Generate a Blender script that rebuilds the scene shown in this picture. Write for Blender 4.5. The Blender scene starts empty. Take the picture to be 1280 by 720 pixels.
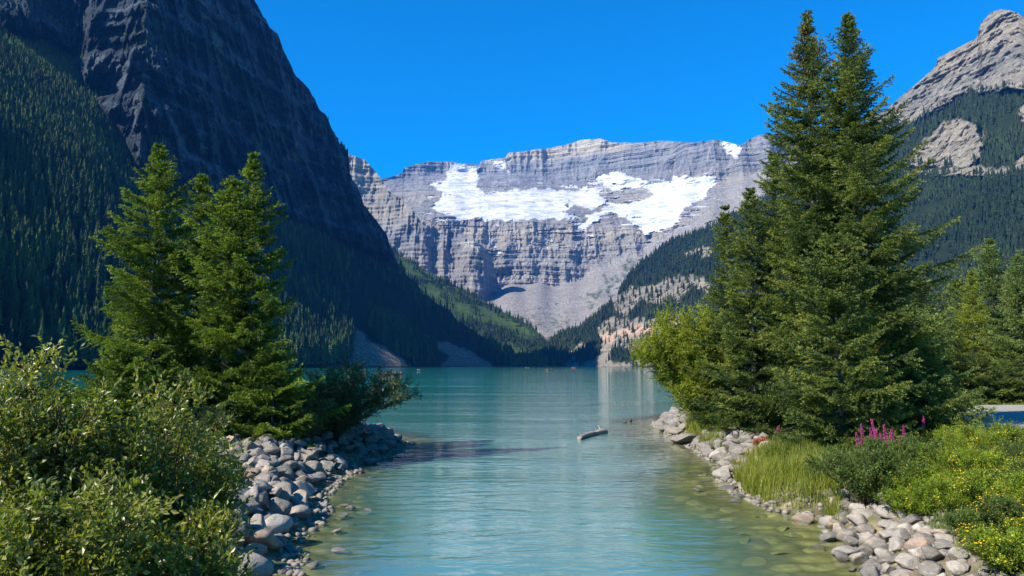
import bpy, bmesh, math, random
import numpy as np, time
_T0 = time.time()
from mathutils import Vector, Matrix
random.seed(7)
RNG = np.random.default_rng(7)
PI = math.pi
sc = bpy.context.scene
COL = sc.collection

# ------------------------------------------------------------------ camera
CAM = np.array([0.0, 0.0, 3.5])
F = 1000.0
PITCH = math.atan(96.0 / F)
cd = bpy.data.cameras.new('camera')
cd.lens = 36.0 * F / 1280.0
cd.sensor_width = 36.0
cd.clip_start = 0.1
cd.clip_end = 60000
cam = bpy.data.objects.new('camera', cd)
COL.objects.link(cam)
cam.location = CAM.tolist()
cam.rotation_euler = (PI / 2 + PITCH, 0, 0)
sc.camera = cam


def az_t(u, v):
    """pixel of the 1280x720 photograph -> tangent of azimuth, tangent of elevation (per unit horizontal distance)"""
    u = np.asarray(u, float); v = np.asarray(v, float)
    x = (u - 640) / F; yc = 1.0; zc = (360 - v) / F
    y = yc * math.cos(PITCH) - zc * math.sin(PITCH)
    z = yc * math.sin(PITCH) + zc * math.cos(PITCH)
    return np.arctan2(x, y), z / np.hypot(x, y)


def at(u, v, z=0.0):
    a, t = az_t(u, v)
    r = (z - CAM[2]) / t
    return np.array([r * math.sin(a), r * math.cos(a), z])


def atd(u, y):
    """world x for pixel column u at depth y"""
    return (u - 640) / F * y * 1.005


def project(p):
    d = p - CAM
    yc = d[:, 1] * math.cos(PITCH) + d[:, 2] * math.sin(PITCH)
    zc = -d[:, 1] * math.sin(PITCH) + d[:, 2] * math.cos(PITCH)
    yc = np.where(yc < 1e-3, 1e-3, yc)
    return 640 + F * d[:, 0] / yc, 360 - F * zc / yc


# ------------------------------------------------------------------ numpy noise
def _hash(ix, iy, iz, seed):
    h = (ix.astype(np.int64) * 374761393 + iy.astype(np.int64) * 668265263 + iz.astype(np.int64) * 2147483647 + seed * 1442695041) & 0xffffffff
    h = ((h ^ (h >> 13)) * 1274126177) & 0xffffffff
    h = ((h ^ (h >> 16)) * 2246822519) & 0xffffffff
    return ((h ^ (h >> 15)) & 0xffffff) / float(0xffffff)


def vnoise(p, seed=0):
    i = np.floor(p); f = p - i; f = f * f * f * (f * (f * 6 - 15) + 10)
    ix, iy, iz = i[:, 0], i[:, 1], i[:, 2]
    r = 0
    for a in (0, 1):
        for b in (0, 1):
            for c in (0, 1):
                w = (f[:, 0] if a else 1 - f[:, 0]) * (f[:, 1] if b else 1 - f[:, 1]) * (f[:, 2] if c else 1 - f[:, 2])
                r = r + w * _hash(ix + a, iy + b, iz + c, seed)
    return r * 2 - 1


def fbm(p, octv=4, seed=0, gain=0.5, lac=2.03, ridged=False):
    s = 0; a = 1.0; tot = 0; q = p.copy()
    for k in range(octv):
        n = vnoise(q, seed + k * 17)
        if ridged:
            n = 1 - 2 * np.abs(n)
        s = s + a * n; tot += a; a *= gain; q = q * lac + 13.7
    return s / tot


def smooth(x, a, b):
    t = np.clip((x - a) / (b - a), 0, 1)
    return t * t * (3 - 2 * t)


def in_poly(px, py, poly):
    poly = np.asarray(poly, float)
    inside = np.zeros(px.shape, bool)
    n = len(poly); j = n - 1
    for i in range(n):
        xi, yi = poly[i]; xj, yj = poly[j]
        c = ((yi > py) != (yj > py)) & (px < (xj - xi) * (py - yi) / (yj - yi + 1e-12) + xi)
        inside ^= c
        j = i
    return inside


def poly_sd(px, py, poly):
    """signed distance, positive inside"""
    poly = np.asarray(poly, float)
    d = np.full(px.shape, 1e9)
    n = len(poly); j = n - 1
    for i in range(n):
        ax, ay = poly[j]; bx, by = poly[i]
        ex, ey = bx - ax, by - ay
        t = np.clip(((px - ax) * ex + (py - ay) * ey) / (ex * ex + ey * ey + 1e-12), 0, 1)
        d = np.minimum(d, np.hypot(px - ax - t * ex, py - ay - t * ey))
        j = i
    return np.where(in_poly(px, py, poly), d, -d)


# ------------------------------------------------------------------ mesh helpers
def mesh_np(name, V, T=None, Q=None, attrs=None, smooth_shade=False):
    """mesh from numpy verts, triangles and/or quads; attrs: name -> per-vertex float"""
    me = bpy.data.meshes.new(name)
    V = np.ascontiguousarray(V, dtype=np.float32)
    loops = []; starts = []; totals = []
    off = 0
    if T is not None and len(T):
        T = np.asarray(T, np.int32); loops.append(T.ravel()); starts.append(np.arange(len(T)) * 3 + off)
        totals.append(np.full(len(T), 3)); off += T.size
    if Q is not None and len(Q):
        Q = np.asarray(Q, np.int32); loops.append(Q.ravel()); starts.append(np.arange(len(Q)) * 4 + off)
        totals.append(np.full(len(Q), 4)); off += Q.size
    L = np.concatenate(loops).astype(np.int32); S = np.concatenate(starts).astype(np.int32)
    me.vertices.add(len(V)); me.vertices.foreach_set('co', V.ravel())
    me.loops.add(len(L)); me.loops.foreach_set('vertex_index', L)
    me.polygons.add(len(S)); me.polygons.foreach_set('loop_start', S)
    try:
        me.polygons.foreach_set('loop_total', np.concatenate(totals).astype(np.int32))
    except Exception:
        pass
    me.update(calc_edges=True)
    me.polygons.foreach_set('use_smooth', np.full(len(S), bool(smooth_shade)))
    for k, a in (attrs or {}).items():
        at_ = me.attributes.new(k, 'FLOAT', 'POINT')
        at_.data.foreach_set('value', np.ascontiguousarray(a, dtype=np.float32))
    return me


def grid_quads(nr, nc):
    i = np.arange(nr * nc).reshape(nr, nc)
    return np.stack([i[:-1, :-1], i[:-1, 1:], i[1:, 1:], i[1:, :-1]], -1).reshape(-1, 4)


def link(name, me, mat=None, parent=None, loc=None, rot=None, scale=None, **props):
    o = bpy.data.objects.new(name, me)
    COL.objects.link(o)
    if me is not None and mat is not None and len(me.materials) == 0:
        me.materials.append(mat)
    if parent is not None: o.parent = parent
    if loc is not None: o.location = [float(c) for c in loc]
    if rot is not None: o.rotation_euler = rot
    if scale is not None: o.scale = scale if hasattr(scale, '__len__') else (scale,) * 3
    for k, v in props.items():
        if v is not None: o[k] = v
    return o


def thing(name, label, category, loc, rotz=0, group=None, scale=None):
    return link(name, None, loc=loc, rot=(0, 0, rotz), scale=scale, label=label, category=category, group=group)


def dup(o, loc=None, rotz=None, scale=None, label=None, group=None):
    r = o.copy(); COL.objects.link(r)
    if loc is not None: r.location = [float(c) for c in loc]
    if rotz is not None: r.rotation_euler = (0, 0, rotz)
    if scale is not None: r.scale = scale if hasattr(scale, '__len__') else (scale,) * 3
    if label: r['label'] = label
    if group: r['group'] = group
    for ch in list(o.children):
        c = ch.copy(); COL.objects.link(c); c.parent = r
        for g in list(ch.children):
            d = g.copy(); COL.objects.link(d); d.parent = c
    return r


class Tubes:
    """collects tapered tubes into one mesh"""
    def __init__(s): s.V = []; s.Q = []; s.n = 0
    def add(s, pts, rad, sides=5, cap=True):
        pts = np.asarray(pts, float); n = len(pts)
        rad = np.broadcast_to(np.asarray(rad, float), (n,))
        d = np.gradient(pts, axis=0); d /= np.linalg.norm(d, axis=1)[:, None] + 1e-9
        up = np.where(np.abs(d[:, 2:3]) > 0.9, np.array([[1.0, 0, 0]]), np.array([[0, 0, 1.0]]))
        a = np.cross(d, up); a /= np.linalg.norm(a, axis=1)[:, None] + 1e-9
        b = np.cross(d, a)
        th = np.arange(sides) * 2 * PI / sides
        ring = pts[:, None] + rad[:, None, None] * (np.cos(th)[None, :, None] * a[:, None] + np.sin(th)[None, :, None] * b[:, None])
        s.V.append(ring.reshape(-1, 3))
        i = np.arange(n * sides).reshape(n, sides) + s.n
        j = np.roll(i, -1, axis=1)
        s.Q.append(np.stack([i[:-1], j[:-1], j[1:], i[1:]], -1).reshape(-1, 4))
        s.n += n * sides
    def mesh(s, name): return mesh_np(name, np.concatenate(s.V), Q=np.concatenate(s.Q), smooth_shade=True)


# ------------------------------------------------------------------ materials
class NT:
    def __init__(s, name):
        s.m = bpy.data.materials.new(name); s.m.use_nodes = True
        s.t = s.m.node_tree; s.t.nodes.clear()
        s.out = s.t.nodes.new('ShaderNodeOutputMaterial')
    def n(s, typ, ins=None, **props):
        nd = s.t.nodes.new('ShaderNode' + typ)
        for k, v in props.items(): setattr(nd, k, v)
        for k, v in (ins or {}).items():
            sock = nd.inputs[k]
            if isinstance(v, bpy.types.NodeSocket): s.t.links.new(v, sock)
            else: sock.default_value = v
        return nd
    def ramp(s, fac, stops, interp='LINEAR'):
        nd = s.t.nodes.new('ShaderNodeValToRGB'); nd.color_ramp.interpolation = interp
        el = nd.color_ramp.elements
        while len(el) < len(stops): el.new(0.5)
        for e, (p, c) in zip(el, stops): e.position = p; e.color = (*c, 1)
        s.t.links.new(fac, nd.inputs[0]); return nd.outputs[0]
    def attr(s, name): return s.n('Attribute', attribute_name=name).outputs['Fac']
    def pos(s): return s.n('TexCoord').outputs['Object']
    def noise(s, vec, scale, detail=4, rough=0.55, dist=0.0):
        return s.n('TexNoise', {'Vector': vec, 'Scale': scale, 'Detail': detail, 'Roughness': rough, 'Distortion': dist}).outputs[0]
    def mapping(s, vec, scale, loc=(0, 0, 0), rot=(0, 0, 0)):
        return s.n('Mapping', {'Vector': vec, 'Scale': scale, 'Location': loc, 'Rotation': rot}).outputs[0]
    def mix(s, f, a, b, blend='MIX'):
        nd = s.t.nodes.new('ShaderNodeMix'); nd.data_type = 'RGBA'; nd.blend_type = blend
        for k, v in ((0, f), (6, a), (7, b)):
            if isinstance(v, bpy.types.NodeSocket): s.t.links.new(v, nd.inputs[k])
            else: nd.inputs[k].default_value = v if k == 0 else (*v, 1)
        return nd.outputs[2]
    def math(s, op, a, b=0.0, clamp=False):
        nd = s.n('Math', {0: a, 1: b}, operation=op); nd.use_clamp = clamp
        return nd.outputs[0]
    def maprange(s, v, a, b, c=0.0, d=1.0):
        return s.n('MapRange', {'Value': v, 'From Min': a, 'From Max': b, 'To Min': c, 'To Max': d}).outputs[0]
    def bump(s, h, strength, dist, normal=None):
        ins = {'Height': h, 'Strength': strength, 'Distance': dist}
        if normal is not None: ins['Normal'] = normal
        return s.n('Bump', ins).outputs[0]
    def principled(s, col, rough=0.8, normal=None, spec=0.3):
        ins = {'Base Color': col if isinstance(col, bpy.types.NodeSocket) else (*col, 1), 'Roughness': rough, 'Specular IOR Level': spec}
        if normal is not None: ins['Normal'] = normal
        return s.n('BsdfPrincipled', ins).outputs[0]
    def done(s, shader): s.t.links.new(shader, s.out.inputs['Surface']); return s.m


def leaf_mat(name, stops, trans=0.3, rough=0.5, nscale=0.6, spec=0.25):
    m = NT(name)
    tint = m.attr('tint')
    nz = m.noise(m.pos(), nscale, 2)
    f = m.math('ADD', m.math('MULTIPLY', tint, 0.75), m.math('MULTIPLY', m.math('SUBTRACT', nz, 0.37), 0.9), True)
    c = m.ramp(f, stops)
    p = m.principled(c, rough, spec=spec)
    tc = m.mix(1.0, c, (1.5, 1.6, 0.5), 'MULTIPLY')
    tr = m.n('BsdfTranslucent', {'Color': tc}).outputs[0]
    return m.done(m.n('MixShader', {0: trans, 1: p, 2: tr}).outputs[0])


def bark_mat(name, a, b, scale=14):
    m = NT(name); p = m.mapping(m.pos(), (1, 1, 0.3))
    n1 = m.noise(p, scale, 5, 0.65)
    c = m.ramp(n1, [(0.3, a), (0.7, b)])
    return m.done(m.principled(c, 0.9, m.bump(n1, 0.6, 0.03)))


M = {}
M['spruce'] = leaf_mat('spruce_needles', [(0.0, (0.018, 0.034, 0.011)), (0.4, (0.056, 0.094, 0.022)), (1.0, (0.26, 0.29, 0.055))], 0.3, 0.55)  # dark stop paints the crown's inner shade, bright stop its lit tips
M['spruce_left'] = leaf_mat('left_spruce_needles', [(0.0, (0.022, 0.045, 0.008)), (0.4, (0.060, 0.105, 0.012)), (1.0, (0.26, 0.34, 0.035))], 0.3, 0.55)  # darker low stops paint the shade inside the left crowns
M['spruce_blue'] = leaf_mat('young_spruce_needles', [(0.0, (0.035, 0.060, 0.020)), (0.45, (0.095, 0.145, 0.038)), (1.0, (0.25, 0.31, 0.08))], 0.3, 0.55)
M['willow'] = leaf_mat('willow_leaves', [(0.0, (0.05, 0.075, 0.008)), (0.5, (0.185, 0.22, 0.018)), (1.0, (0.36, 0.38, 0.04))], 0.4, 0.5)
M['shrub'] = leaf_mat('shrub_leaves', [(0.0, (0.03, 0.05, 0.010)), (0.4, (0.115, 0.14, 0.022)), (0.75, (0.28, 0.29, 0.06)), (1.0, (0.52, 0.30, 0.09))], 0.38, 0.38, 1.2, 0.5)
M['dark_shrub'] = leaf_mat('dark_shrub_leaves', [(0.0, (0.03, 0.048, 0.014)), (0.5, (0.075, 0.10, 0.028)), (1.0, (0.17, 0.18, 0.06))], 0.3, 0.42, 1.2, 0.5)
M['green_shrub'] = leaf_mat('green_shrub_leaves', [(0.0, (0.03, 0.055, 0.012)), (0.5, (0.085, 0.13, 0.024)), (1.0, (0.18, 0.23, 0.04))], 0.3, 0.5, 1.2)
M['cinquefoil'] = leaf_mat('cinquefoil_leaves', [(0.0, (0.045, 0.08, 0.008)), (0.5, (0.165, 0.235, 0.016)), (1.0, (0.36, 0.40, 0.035))], 0.35, 0.5, 1.0)
M['grass'] = leaf_mat('grass_blades', [(0.0, (0.05, 0.085, 0.010)), (0.5, (0.16, 0.20, 0.022)), (1.0, (0.36, 0.34, 0.08))], 0.4, 0.45, 0.7)
M['bark'] = bark_mat('spruce_bark', (0.05, 0.04, 0.032), (0.16, 0.135, 0.115))
M['twig'] = bark_mat('shrub_bark', (0.045, 0.025, 0.015), (0.13, 0.075, 0.045), 30)


def flat_leaf(name, col, rough=0.5, trans=0.3):
    m = NT(name)
    nz = m.noise(m.pos(), 9, 2)
    c = m.mix(nz, tuple(x * 0.75 for x in col), tuple(min(1, x * 1.2) for x in col))
    return m.done(m.n('MixShader', {0: trans, 1: m.principled(c, rough), 2: m.n('BsdfTranslucent', {'Color': c}).outputs[0]}).outputs[0])


M['petal_yellow'] = flat_leaf('yellow_petals', (0.75, 0.52, 0.02))
M['petal_pink'] = flat_leaf('magenta_petals', (0.50, 0.07, 0.26))
M['cone'] = flat_leaf('spruce_cones', (0.16, 0.065, 0.032), 0.7, 0.0)
M['red_leaf'] = flat_leaf('red_leaves', (0.38, 0.10, 0.05))


def far_tree_mat(name, stops):
    m = NT(name)
    t = m.attr('tint')
    oi = m.n('ObjectInfo').outputs['Random']
    f = m.math('ADD', m.math('MULTIPLY', t, 0.7), m.math('MULTIPLY', oi, 0.3))
    nz = m.noise(m.pos(), 0.9, 3, 0.7)
    f = m.math('ADD', f, m.math('MULTIPLY', m.math('SUBTRACT', nz, 0.5), 0.6), True)
    return m.done(m.principled(m.ramp(f, stops), 0.85, spec=0.1))


M['far_tree'] = far_tree_mat('far_conifer', [(0.0, (0.010, 0.020, 0.011)), (0.5, (0.019, 0.034, 0.016)), (1.0, (0.045, 0.065, 0.022))])
M['far_tree_left'] = far_tree_mat('slope_conifer', [(0.0, (0.012, 0.023, 0.010)), (0.5, (0.026, 0.044, 0.014)), (1.0, (0.07, 0.105, 0.022))])


def mountain_mat(name, stops, z0, z1, warp=40.0, veg=(0.035, 0.06, 0.016), scree=(0.34, 0.32, 0.29), orange=(0.48, 0.27, 0.16), bumpd=14.0, sc_=1.0, streak=0.5, dark=0.45):
    """rock with strata by height; attributes: snow, forest, scree, orange"""
    m = NT(name)
    p = m.pos()
    sep = m.n('SeparateXYZ', {0: p})
    z = sep.outputs[2]
    big = m.noise(p, 0.0022 * sc_, 4, 0.6)
    zz = m.math('ADD', z, m.math('MULTIPLY', m.math('SUBTRACT', big, 0.5), warp * 2))
    f = m.maprange(zz, z0, z1)
    stops = [(q_, (c_[0] * 0.97, c_[1] * 1.02, c_[2] * 0.97)) for q_, c_ in stops]
    base = m.ramp(f, stops)
    # thin beds
    lam = m.noise(m.mapping(p, (0.0016 * sc_, 0.0016 * sc_, 0.045 * sc_)), 1.0, 6, 0.78)
    base = m.mix(m.maprange(lam, 0.38, 0.62, 0.0, 0.95), base, m.mix(1.0, base, (dark, dark * 1.02, dark * 1.12), 'MULTIPLY'))
    # vertical water streaks / gully staining
    st = m.noise(m.mapping(p, (0.03 * sc_, 0.03 * sc_, 0.004 * sc_)), 1.0, 5, 0.7)
    base = m.mix(m.maprange(st, 0.48, 0.7, 0.0, streak), base, (0.50, 0.45, 0.39) if dark < 0.5 else (0.13, 0.15, 0.17))  # second colour carries the left cliff's painted blue shade tint
    base = m.mix(m.maprange(st, 0.5, 0.3, 0.0, streak), base, (0.15, 0.155, 0.19) if dark < 0.5 else (0.05, 0.05, 0.055))
    fine = m.noise(p, 0.06 * sc_, 6, 0.75)
    base = m.mix(m.maprange(fine, 0.3, 0.7, 0.0, 0.6), base, m.mix(1.0, base, (0.55, 0.55, 0.58), 'MULTIPLY'))
    if dark > 0.5:   # pale slabs and dark ledges: relief shading painted into the shaded face
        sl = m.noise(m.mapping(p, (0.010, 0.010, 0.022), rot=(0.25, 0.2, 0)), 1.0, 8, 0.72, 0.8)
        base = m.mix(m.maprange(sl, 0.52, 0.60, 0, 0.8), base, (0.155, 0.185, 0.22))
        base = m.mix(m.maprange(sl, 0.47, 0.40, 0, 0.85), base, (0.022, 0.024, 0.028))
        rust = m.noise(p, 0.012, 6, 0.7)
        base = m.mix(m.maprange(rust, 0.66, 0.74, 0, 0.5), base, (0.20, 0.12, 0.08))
    orr = m.mix(m.maprange(st, 0.35, 0.65), orange, (0.5, 0.44, 0.37))
    base = m.mix(m.attr('orange'), base, orr)
    scr = m.mix(m.maprange(m.noise(p, 0.05 * sc_, 5, 0.7), 0.35, 0.65), scree, tuple(c * 0.66 for c in scree))
    scr = m.mix(m.maprange(m.noise(m.mapping(p, (1, 1, 2.5)), 0.005 * sc_, 6, 0.65, 0.6), 0.42, 0.62, 0, 0.75), scr, (scree[0] * 0.5, scree[1] * 0.47, scree[2] * 0.42))
    sv = m.n('TexVoronoi', {'Vector': p, 'Scale': 0.16 * sc_})
    scr = m.mix(m.maprange(sv.outputs['Distance'], 0.25, 0.6, 0, 0.7), m.mix(m.n('SeparateColor', {0: sv.outputs['Color']}).outputs[0], scr, tuple(min(1, c * 1.5) for c in scree)), tuple(c * 0.4 for c in scree))
    base = m.mix(m.attr('scree'), base, scr)
    vg = m.mix(m.noise(p, 0.02 * sc_, 5, 0.7), tuple(c * 0.55 for c in veg), tuple(c * 1.7 for c in veg))
    base = m.mix(m.attr('forest'), base, vg)
    snow_n = m.noise(m.mapping(p, (1, 1, 3.5)), 0.010, 7, 0.68)
    snc = m.mix(m.maprange(snow_n, 0.38, 0.62), (0.67, 0.665, 0.67), (0.31, 0.35, 0.41))  # snow's blue-grey shading and dirt, put into its colour
    snow_shade = m.noise(m.mapping(p, (0.6, 1, 6)), 0.03, 5, 0.7)
    snc = m.mix(m.maprange(snow_shade, 0.55, 0.68, 0, 0.6), snc, (0.26, 0.29, 0.34))  # darker shading bands painted across the snow
    sn = m.attr('snow')
    base = m.mix(sn, base, snc)
    hb = m.math('ADD', m.math('MULTIPLY', lam, 0.7), m.math('ADD', m.math('MULTIPLY', st, 0.8), fine))
    stg = m.math('SUBTRACT', 0.85, m.math('MULTIPLY', m.math('MAXIMUM', sn, m.math('MULTIPLY', m.attr('scree'), 0.7)), 0.75))
    return m.done(m.principled(base, 0.92, m.bump(hb, stg, bumpd), spec=0.08))


Z_V0, Z_V1 = 350, 1700
M['victoria'] = mountain_mat('banded_limestone', [
    (0.0, (0.42, 0.375, 0.32)), (0.18, (0.33, 0.305, 0.28)), (0.30, (0.44, 0.375, 0.30)), (0.42, (0.25, 0.245, 0.26)),
    (0.55, (0.42, 0.37, 0.31)), (0.66, (0.28, 0.27, 0.28)), (0.78, (0.25, 0.26, 0.29)), (0.85, (0.29, 0.29, 0.31)), (0.885, (0.56, 0.48, 0.375)), (1.0, (0.58, 0.50, 0.39))],
    Z_V0, Z_V1, 10, scree=(0.275, 0.26, 0.235), veg=(0.020, 0.036, 0.014))
M['buttress'] = mountain_mat('buttress_rock', [
    (0.0, (0.26, 0.24, 0.25)), (0.3, (0.32, 0.28, 0.25)), (0.5, (0.25, 0.24, 0.26)), (0.7, (0.40, 0.34, 0.27)), (0.85, (0.34, 0.30, 0.26)), (1.0, (0.42, 0.36, 0.29))],
    300, 1000, 25)
M['left_cliff'] = mountain_mat('shade_blue_quartzite', [  # shade's darkness and blue haze tint put into the rock colours
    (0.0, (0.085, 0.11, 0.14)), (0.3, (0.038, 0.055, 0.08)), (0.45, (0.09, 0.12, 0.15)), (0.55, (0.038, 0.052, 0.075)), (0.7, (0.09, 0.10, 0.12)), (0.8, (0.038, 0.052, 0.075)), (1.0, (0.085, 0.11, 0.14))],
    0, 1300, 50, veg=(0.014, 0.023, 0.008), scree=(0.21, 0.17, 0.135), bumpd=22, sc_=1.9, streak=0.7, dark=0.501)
M['right_rock'] = mountain_mat('tan_limestone', [
    (0.0, (0.38, 0.33, 0.26)), (0.3, (0.40, 0.34, 0.26)), (0.45, (0.45, 0.37, 0.27)), (0.52, (0.27, 0.25, 0.22)), (0.6, (0.46, 0.38, 0.28)), (0.72, (0.33, 0.29, 0.245)), (0.85, (0.46, 0.395, 0.31)), (1.0, (0.40, 0.36, 0.31))],
    0, 1300, 30, veg=(0.018, 0.030, 0.012), scree=(0.25, 0.225, 0.19), bumpd=9, sc_=2.2, streak=0.7)

# ------------------------------------------------------------------ mountain layers
def interp(pts, a, col):
    xs = np.array([p[0] for p in pts], float); ys = np.array([p[1] for p in pts], float)
    return np.interp(a, xs, ys)


def sil(pts):
    """traced skyline in pixels -> (azimuth, tan elevation)"""
    a, t = az_t([p[0] for p in pts], [p[1] for p in pts])
    o = np.argsort(a)
    return a[o], t[o]


def u_az(u): return az_t(u, 456)[0]


def layer(name, uu, top, prof, rows, jag, relief, masks, mat, label, back=1200, tbase=-0.002, scale_noise=1.0, category=None):
    """uu: columns in photo pixels; top(az)->t of the crest; prof(u, t)->horizontal distance; relief(P, r)->added distance"""
    A = u_az(uu)
    ta, tt = top
    ttop = np.interp(A, ta, tt)
    q = np.stack([uu * 0.11, np.zeros_like(uu), np.zeros_like(uu)], 1)
    ttop = ttop + jag * fbm(q, 5, 3, 0.6)
    s = np.linspace(0, 1, rows)
    t = tbase + (ttop - tbase)[None, :] * s[:, None]
    U = np.broadcast_to(uu, t.shape)
    r = prof(U.copy(), t)
    AA = np.broadcast_to(A, t.shape)
    P = np.stack([r * np.sin(AA), r * np.cos(AA), CAM[2] + r * t], -1)
    Pf = P.reshape(-1, 3)
    r = r + relief(Pf, U.ravel(), t.ravel()).reshape(r.shape)
    P = np.stack([r * np.sin(AA), r * np.cos(AA), CAM[2] + r * t], -1)
    # back side, falling away behind the crest
    rl = r[-1]; zl = P[-1, :, 2]
    bk = []
    for k, f in enumerate((0.04, 0.12, 0.3, 0.6, 1.0)):
        rr = rl + back * f; z = zl * (1 - f) ** 1.2 - (20 if k == 4 else 0) - back * f * 0.15
        bk.append(np.stack([rr * np.sin(A), rr * np.cos(A), np.maximum(z, -20)], -1))
    Pa = np.concatenate([P, np.array(bk)], 0)
    nr, nc = Pa.shape[:2]
    V = Pa.reshape(-1, 3)
    pu, pv = project(V)
    at_ = masks(V, pu, pv)
    me = mesh_np(name, V, Q=grid_quads(nr, nc), attrs=at_, smooth_shade=False)
    o = link(name, me, mat, kind='structure', label=label)
    return o, P, {k: v.reshape(nr, nc)[:rows] for k, v in at_.items()}


def pmask(pu, pv, polys, V, amp=5.0, freq=0.12, soft=2.5, seed=5, oct_=4):
    """polygon mask with a ragged edge"""
    q = np.stack([pu * freq, pv * freq, np.zeros_like(pu)], 1)
    nx = fbm(q, oct_, seed, 0.6) * amp; ny = fbm(q + 50, oct_, seed + 9, 0.6) * amp * 0.7
    m = np.zeros_like(pu)
    for poly in polys:
        d = poly_sd(pu + nx, pv + ny, poly)
        m = np.maximum(m, smooth(d, -soft, soft))
    return m


def c5(pts): return [(430 + x / 2.323, 150 + y / 2.323) for x, y in pts]


# ---- the far wall with its glaciers
vic_top = sil([(380, 230), (434, 215), (477, 224), (503, 217), (505, 210), (533, 202), (559, 202), (598, 206), (602, 201), (632, 197), (635, 191), (658, 189),
               (705, 182), (727, 175), (748, 173), (766, 178), (792, 179), (826, 176), (869, 178), (895, 174), (925, 182), (947, 169), (962, 168),
               (1000, 172), (1060, 190), (1140, 240)])
G = [c5([(310, 125), (390, 135), (397, 160), (385, 190), (415, 218), (445, 200), (470, 205), (560, 198), (660, 208), (730, 195), (768, 245), (720, 262), (660, 250), (640, 268), (690, 283), (610, 290), (520, 292), (440, 297), (390, 287), (330, 292), (295, 285), (252, 250), (285, 215), (250, 190), (290, 170)]),
     c5([(420, 120), (478, 112), (475, 152), (440, 135)]),
     c5([(732, 160), (800, 150), (880, 178), (960, 165), (1082, 158), (1080, 190), (1040, 225), (985, 265), (962, 305), (920, 325), (872, 332), (842, 300), (830, 285), (760, 275), (700, 322), (662, 312), (692, 290), (750, 258), (775, 240), (860, 235), (897, 212), (870, 198), (780, 204), (730, 180)]),
     c5([(1080, 46), (1157, 72), (1142, 112), (1108, 98)]),
     c5([(268, 285), (310, 288), (290, 298)]), c5([(570, 345), (612, 332), (606, 348)]), c5([(660, 352), (672, 338), (702, 333), (698, 347)]),
     c5([(435, 380), (455, 375), (455, 388), (438, 390)]), c5([(600, 315), (660, 312), (660, 318), (600, 322)]),
     c5([(720, 190), (690, 205), (640, 200), (620, 192), (690, 190)])]
SCR = [c5([(440, 450), (610, 445), (680, 470), (760, 420), (900, 370), (1100, 240), (1300, 240), (1300, 700), (300, 700)]),
       c5([(500, 470), (600, 440), (620, 470), (560, 490)]), c5([(980, 270), (1060, 225), (1250, 150), (1250, 330), (1000, 340), (700, 500), (640, 480), (820, 390), (930, 340)])]
VEG = [c5([(700, 530), (750, 470), (820, 420), (870, 400), (850, 450), (790, 500), (730, 545)]), c5([(560, 580), (660, 575), (650, 588), (570, 590)])]


def vt1(U): return sum(_vt1(U + k) for k in (-36, -24, -12, 0, 12, 24, 36)) / 7 + 0.0025 * np.sin(U * 0.06) + 0.0015 * np.sin(U * 0.17)
def _vt1(U): return np.interp(U, [400, 600, 640, 700, 760, 800, 850, 900, 1100], [.085, .092, .101, .098, .116, .135, .162, .185, .20])


def vic_prof(U, t):
    # distance grows with elevation: valley floor, lower wall, glacier bench, upper wall
    d0 = 2050.0
    t1 = vt1(U)
    r1 = np.full_like(t, 4300.0)
    S0 = t1 * r1 / (r1 - d0)
    r = d0 * S0 / np.maximum(S0 - np.minimum(t, t1), 0.004)
    tb = [0, 0.172, 0.232, 2.0]; Sl = [1.15, 0.50, 1.8]
    rr = r1.copy(); zz = t1 * r1
    out = np.where(t <= t1, r, 0)
    lo = t1
    for hi, S in zip(tb[1:], Sl):
        hiu = np.maximum(hi + 0.012 * np.sin(U * 0.013), lo + 1e-4)
        tc = np.clip(t, lo, hiu)
        rn = (zz - S * rr) / (tc - S)
        out = np.where((t > lo), rn, out)
        rh = (zz - S * rr) / (hiu - S)
        zz = zz + S * (rh - rr); rr = rh; lo = hiu
    return out


def strata(P, period, seed, warp=25):
    """stair-step: rock steps back at each bench"""
    w = fbm(P * np.array([0.0015, 0.0015, 0.001]), 3, seed) * warp
    x = (P[:, 2] + w) / period
    f = x - np.floor(x)
    return smooth(f, 0.55, 1.0) - f


def vic_relief(P, U, t):
    snow = np.zeros(len(P))
    pu, pv = project(P)
    sn = snow_mask(P, pu, pv)
    wall = smooth(t - vt1(U), -0.010, 0.014)
    low = 1 - smooth(t, 0.17, 0.20)
    g = fbm(P * np.array([0.0042, 0.0012, 0.0010]), 5, 11, 0.6, ridged=True) * -150
    g2 = fbm(P * np.array([0.020, 0.006, 0.008]), 4, 21, 0.6, ridged=True) * -42
    vs_ = 0.35 + 0.65 * smooth(fbm(P * np.array([0.0012, 0.0012, 0.004]), 3, 35), -0.25, 0.35)
    st = (strata(P, 118, 31, 60) * 34 + strata(P, 37, 32, 45) * 20 + strata(P, 15, 33, 30) * 9) * vs_
    butt = fbm(P * np.array([0.0016, 0.0005, 0.0008]), 3, 41) * 200
    soft = fbm(P * 0.004, 4, 51) * 45
    hard = g * (0.5 + 0.7 * low) + g2 + st
    return wall * ((g * (0.35 + 0.5 * low) + g2 * (0.4 + 0.45 * low) + st * 1.2) * (1 - 0.93 * sn) + butt * 0.7 + soft * sn + 30 * fbm(P * np.array([0.012, 0.012, 0.035]), 5, 57, 0.6) * sn - 25 * sn) + (1 - wall) * fbm(P * np.array([0.005, 0.004, 0.004]), 5, 61, 0.5) * 130


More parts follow.
